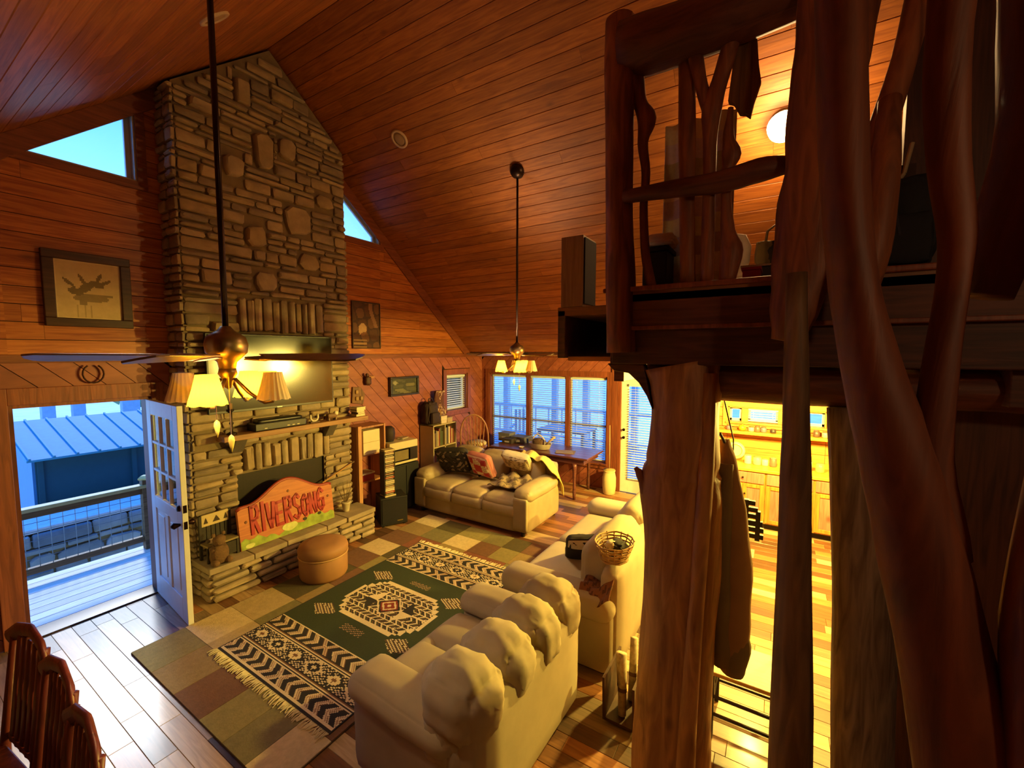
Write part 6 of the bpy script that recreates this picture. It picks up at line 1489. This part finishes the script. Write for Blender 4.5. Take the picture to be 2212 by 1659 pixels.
    MB().lathe([(.17, .746), (.20, .76), (.20, .79), (.17, .815), (.001, .82)], 24, (.03, 0, 0)).build('cushion', plain('cushion_cream', '#c8b488', .9), w, world=False, smooth=True)
    for (x, y) in ((.14, .14), (.14, -.14), (-.14, .14), (-.14, -.14)): MB().sweep([(x, y, .70), (x*1.25, y*1.25, .35), (x*1.45, y*1.45, 0)], [.018, .022, .014], 8).build('leg', cm, w, world=False, smooth=True)
    for (a, b2, zz) in (((.18, .18), (.18, -.18), .25), ((-.18, .18), (-.18, -.18), .25), ((.18, .18), (-.18, .18), .3), ((.18, -.18), (-.18, -.18), .3)): MB().sweep([(a[0], a[1], zz), (b2[0], b2[1], zz)], .011, 6).build('stretcher', cm, w, world=False)
    hoop = []
    for i in range(17): a = pi*i/16; hoop.append((-.17-.14*sin(a), .26*cos(a), .75+.62*sin(a)**.6 if 0 < i < 16 else .75))
    MB().sweep(hoop, .015, 8).build('hoop_back', cm, w, world=False, smooth=True)
    for k in range(7):
        y = -.20+k*.0667; t_ = sqrt(max(0, 1-(y/.26)**2)); MB().sweep([(-.17, y*.75, .735), (-.17-.14*t_, y, .75+.62*t_**.6)], .008, 6).build('spindle', cm, w, world=False)
table_area()
# ------------------------------------------------------------------ around the loveseat and the posts
def loose_things():
    b = thing('wicker_basket', 'wicker basket resting on the back of the beige loveseat by the trunk post', 'basket', (3.14, 1.02, .905)); wm = plain('wicker', '#a8844c', .7, bump=.3)
    for k in range(7): z = .91+k*.022; r = .10+.045*(k/6); MB().sweep([(3.14+r*1.2*cos(a), 1.02+r*sin(a), z+.004*sin(a*6+k*pi)) for a in [2*pi*i/24 for i in range(25)]], .007, 5, cap=False).build('weave_ring', wm, b, smooth=True)
    for k in range(16): a = 2*pi*k/16; MB().sweep([(3.14+.115*cos(a), 1.02+.095*sin(a), .905), (3.14+.18*cos(a), 1.02+.15*sin(a), 1.05)], .005, 5).build('rib', wm, b)
    MB().lathe([(.11, 0), (.11, .008)], 18, (3.14, 1.02, .905)).build('bottom', wm, b)
    y = thing('yarn_bundle', 'dark bundle of yarn lying in the wicker basket', 'yarn', (3.16, 1.0, .92)); MB().rbox((3.16, 1.0, .98), (.16, .13, .12), .055, wr=.012, seed=9).build('skein', plain('yarn_dark', '#2a2420', .95, bump=.5), y, smooth=True); MB().rbox((3.11, 1.04, 1.02), (.08, .07, .06), .028, wr=.006, seed=3).build('skein', plain('yarn_pale', '#b8a890', .95, bump=.5), y, smooth=True)
    c = thing('brown_shawl', 'brown mottled shawl draped over the rear corner of the beige loveseat', 'shawl', (3.02, 1.12, .69)); grid_print('cloth', 18, 18, lambda a, b: (2.91+.26*a, .98+.26*b, .70-.16*max(0, .35-a)*2+.20*max(0, .42-b)*1.2+.012*sin(a*14+b*9)), lambda a, b: S('#7a4a28') if sin(a*20+b*11)*sin(b*24) > -.2 else S('#553018'), c, vcol('woven_fabric', .9, .3, 60))
    sd = c.children[0].modifiers.new('thick', 'SOLIDIFY'); sd.thickness = .01
    r = thing('magazine_rack', 'wooden rack with rolled newspapers on the dark floor behind the loveseats', 'magazine rack', (2.78, .80, 0)); rw = plain('rack_brown', '#4a2c18', .6)
    for s_ in (-1, 1): MB().prism([(2.62, .03), (2.94, .03), (2.96, .34), (2.60, .34)], .80+s_*.10-.008, .80+s_*.10+.008, 'xz').build('side_panel', rw, r)
    MB().box(2.63, 2.93, .70, .90, .02, .04).build('bottom', rw, r)
    for i, (x, yy, lean, lab) in enumerate(((2.70, .80, .2, 'rolled newspaper at the left of the magazine rack'), (2.78, .82, -.1, 'rolled newspaper in the middle of the magazine rack'), (2.86, .78, .35, 'rolled newspaper leaning right in the magazine rack'))):
        p = thing('rolled_newspaper', lab, 'newspaper', (x, yy, .045), 0, 'rolled newspapers in the rack'); MB().sweep([(x, yy, .05), (x+lean*.3, yy+.02, .44)], .028, 12).build('roll', plain('newsprint_cream', '#b8a884', .8, var=.3, scale=40), p, smooth=True); MB().sweep([(x+lean*.12, yy+.008, .20), (x+lean*.14, yy+.009, .225)], .030, 12).build('band', plain('band_brown', '#6a4a30', .7), p)
    # coat hanging on the trunk post
    k = thing('coat', 'long tan and olive coat hanging from the trunk post in front of the kitchen', 'coat', (2.52, .15, .8)); cm = plain('coat_tan', '#96703e', .9, var=.15, scale=6, bump=.3); ol = plain('coat_olive', '#7a663c', .9, var=.15, scale=6, bump=.3)
    log('coat_body', '', '', [(2.50, .225, 2.04), (2.50, .205, 1.9), (2.50, .175, 1.6), (2.50, .155, 1.3), (2.50, .145, 1.05), (2.50, .155, .80)], [(.025, .03), (.05, .05), (.075, .07), (.09, .075), (.09, .08), (.07, .07)], mat=cm, jit=.09, n=22, parent=k)
    log('coat_sleeve', '', '', [(2.46, .21, 1.92), (2.45, .215, 1.6), (2.45, .20, 1.2), (2.46, .185, .82)], [(.035, .03), (.05, .045), (.055, .05), (.05, .045)], mat=ol, jit=.1, n=16, parent=k)
    log('coat_hem', '', '', [(2.48, .13, 1.06), (2.48, .13, .92), (2.48, .14, .78)], [(.05, .03), (.075, .05), (.06, .05)], mat=ol, jit=.12, n=16, parent=k)
    MB().sweep([(2.46, .22, 2.03), (2.44, .24, 2.08), (2.42, .26, 2.06)], .008, 6).build('hanger_loop', plain('iron_dark2', '#2a1e14', .5), k)
    g = thing('slotted_rack', 'black slotted panel hanging behind the tan coat', 'rack', (2.75, .10, 1.42)); bm = plain('slot_black', '#0e0b0a', .6)
    pr = [(.19, 1.66), (.12, 1.665), (.075, 1.62), (.04, 1.54), (.03, 1.46), (.03, 1.42), (.19, 1.44)]
    z = 1.44
    while z < 1.66:
        y1_ = .03 if z < 1.5 else .03+(z-1.5)*.35; MB().box(2.74, 2.76, y1_, .19, z, z+.026).build('slat', bm, g); z += .038
    for yy in (.19, .12, .06): MB().box(2.735, 2.765, yy-.012, yy+.012, 1.43, 1.66 if yy > .1 else 1.60).build('upright', bm, g)
    MB().sweep([(2.75, .19, 1.64), (2.74, .20, 2.0), (2.60, .25, 2.27)], .004, 5).build('strap', bm, g)
    h = thing('side_chair', 'dark-framed chair with a pale wooden seat in front of the kitchen behind the slim post', 'chair', (3.06, .10, 0)); dm = plain('chair_black', '#1e140c', .5); sw = wood('seat_pale', '#c09a5c', '#a07c40', 'y', .45, knots=.2)
    MB().box(2.88, 3.26, -.09, .30, .43, .455).build('seat', sw, h, bevel=.006)
    for (x, y_) in ((2.90, .28), (3.24, .28)): MB().box(x-.018, x+.018, y_-.018, y_+.018, 0, .43).build('leg', dm, h, bevel=.003)
    for x in (2.90, 3.24): MB().sweep([(x, -.09, 0), (x, -.08, .45), (x, -.15, 1.02)], .019, 8).build('back_post', dm, h, smooth=True)
    for z in (.16, .28): 
        for x in (2.90, 3.24): MB().sweep([(x, .28, z), (x, -.085, z)], .011, 6).build('stretcher', dm, h)
        MB().sweep([(2.90, .28, z+.03), (3.24, .28, z+.03)], .011, 6).build('stretcher', dm, h)
    for z in (.62, .76, .90): MB().box(2.90, 3.24, -.125-(z-.6)*.08, -.112-(z-.6)*.08, z, z+.05).build('back_slat', dm, h)
loose_things()
def dining_left():
    dw = wood('dining_red', '#6c2c24', '#481a16', 'z', .4, knots=.1)
    t = thing('side_table', 'pale table edge at the lower left corner behind the slatted chairs', 'table', (-.15, 2.6, 0)); pm = wood('table_pale', '#9c8a5c', '#7c6c44', 'y', .45, knots=0)
    MB().box(-.75, .02, 1.9, 3.4, .72, .755).build('table_top', pm, t, bevel=.008)
    for (x, y) in ((-.68, 1.97), (-.05, 1.97), (-.68, 3.33), (-.05, 3.33)): MB().box(x-.03, x+.03, y-.03, y+.03, 0, .72).build('leg', pm, t)
    def ch(x, y, rz, lab):
        c = thing('slat_chair', lab, 'chair', (x, y, 0), rz, 'slat-back chairs at the lower left')
        B = lambda nm, *a, **k: MB().box(*a).build(nm, dw, c, world=False, **k)
        B('seat', -.42, -.02, -.21, .21, .44, .47, bevel=.006)
        for yy in (-.19, .19): MB().sweep([(-.03, yy, 0), (-.02, yy, .46), (.05, yy, 1.06)], [.02, .022, .018], 8).build('back_post', dw, c, world=False, smooth=True); B('leg', -.41, -.375, yy-.018, yy+.018, 0, .44)
        m = MB(); m.sweep([(.035, -.23, 1.0), (.05, -.14, 1.06), (.058, 0, 1.09), (.05, .14, 1.06), (.035, .23, 1.0)], [(.015, .04)]*5, 10); m.build('crest_rail', dw, c, world=False, smooth=True)
        for k in range(5): y_ = -.13+k*.065; MB().sweep([(-.01, y_, .50), (.02, y_, .78), (.05, y_, 1.04)], [(.027, .008)]*3, 8).build('back_slat', dw, c, world=False, smooth=True)
        B('lower_rail', -.015, .005, -.18, .18, .50, .53)
    ch(.40, 3.14, .1, 'far dark red slat-back chair by the open door')
    ch(.41, 2.66, 0., 'middle dark red slat-back chair at the lower left')
    ch(.38, 2.18, -.05, 'nearest dark red slat-back chair in the lower left corner')
dining_left()
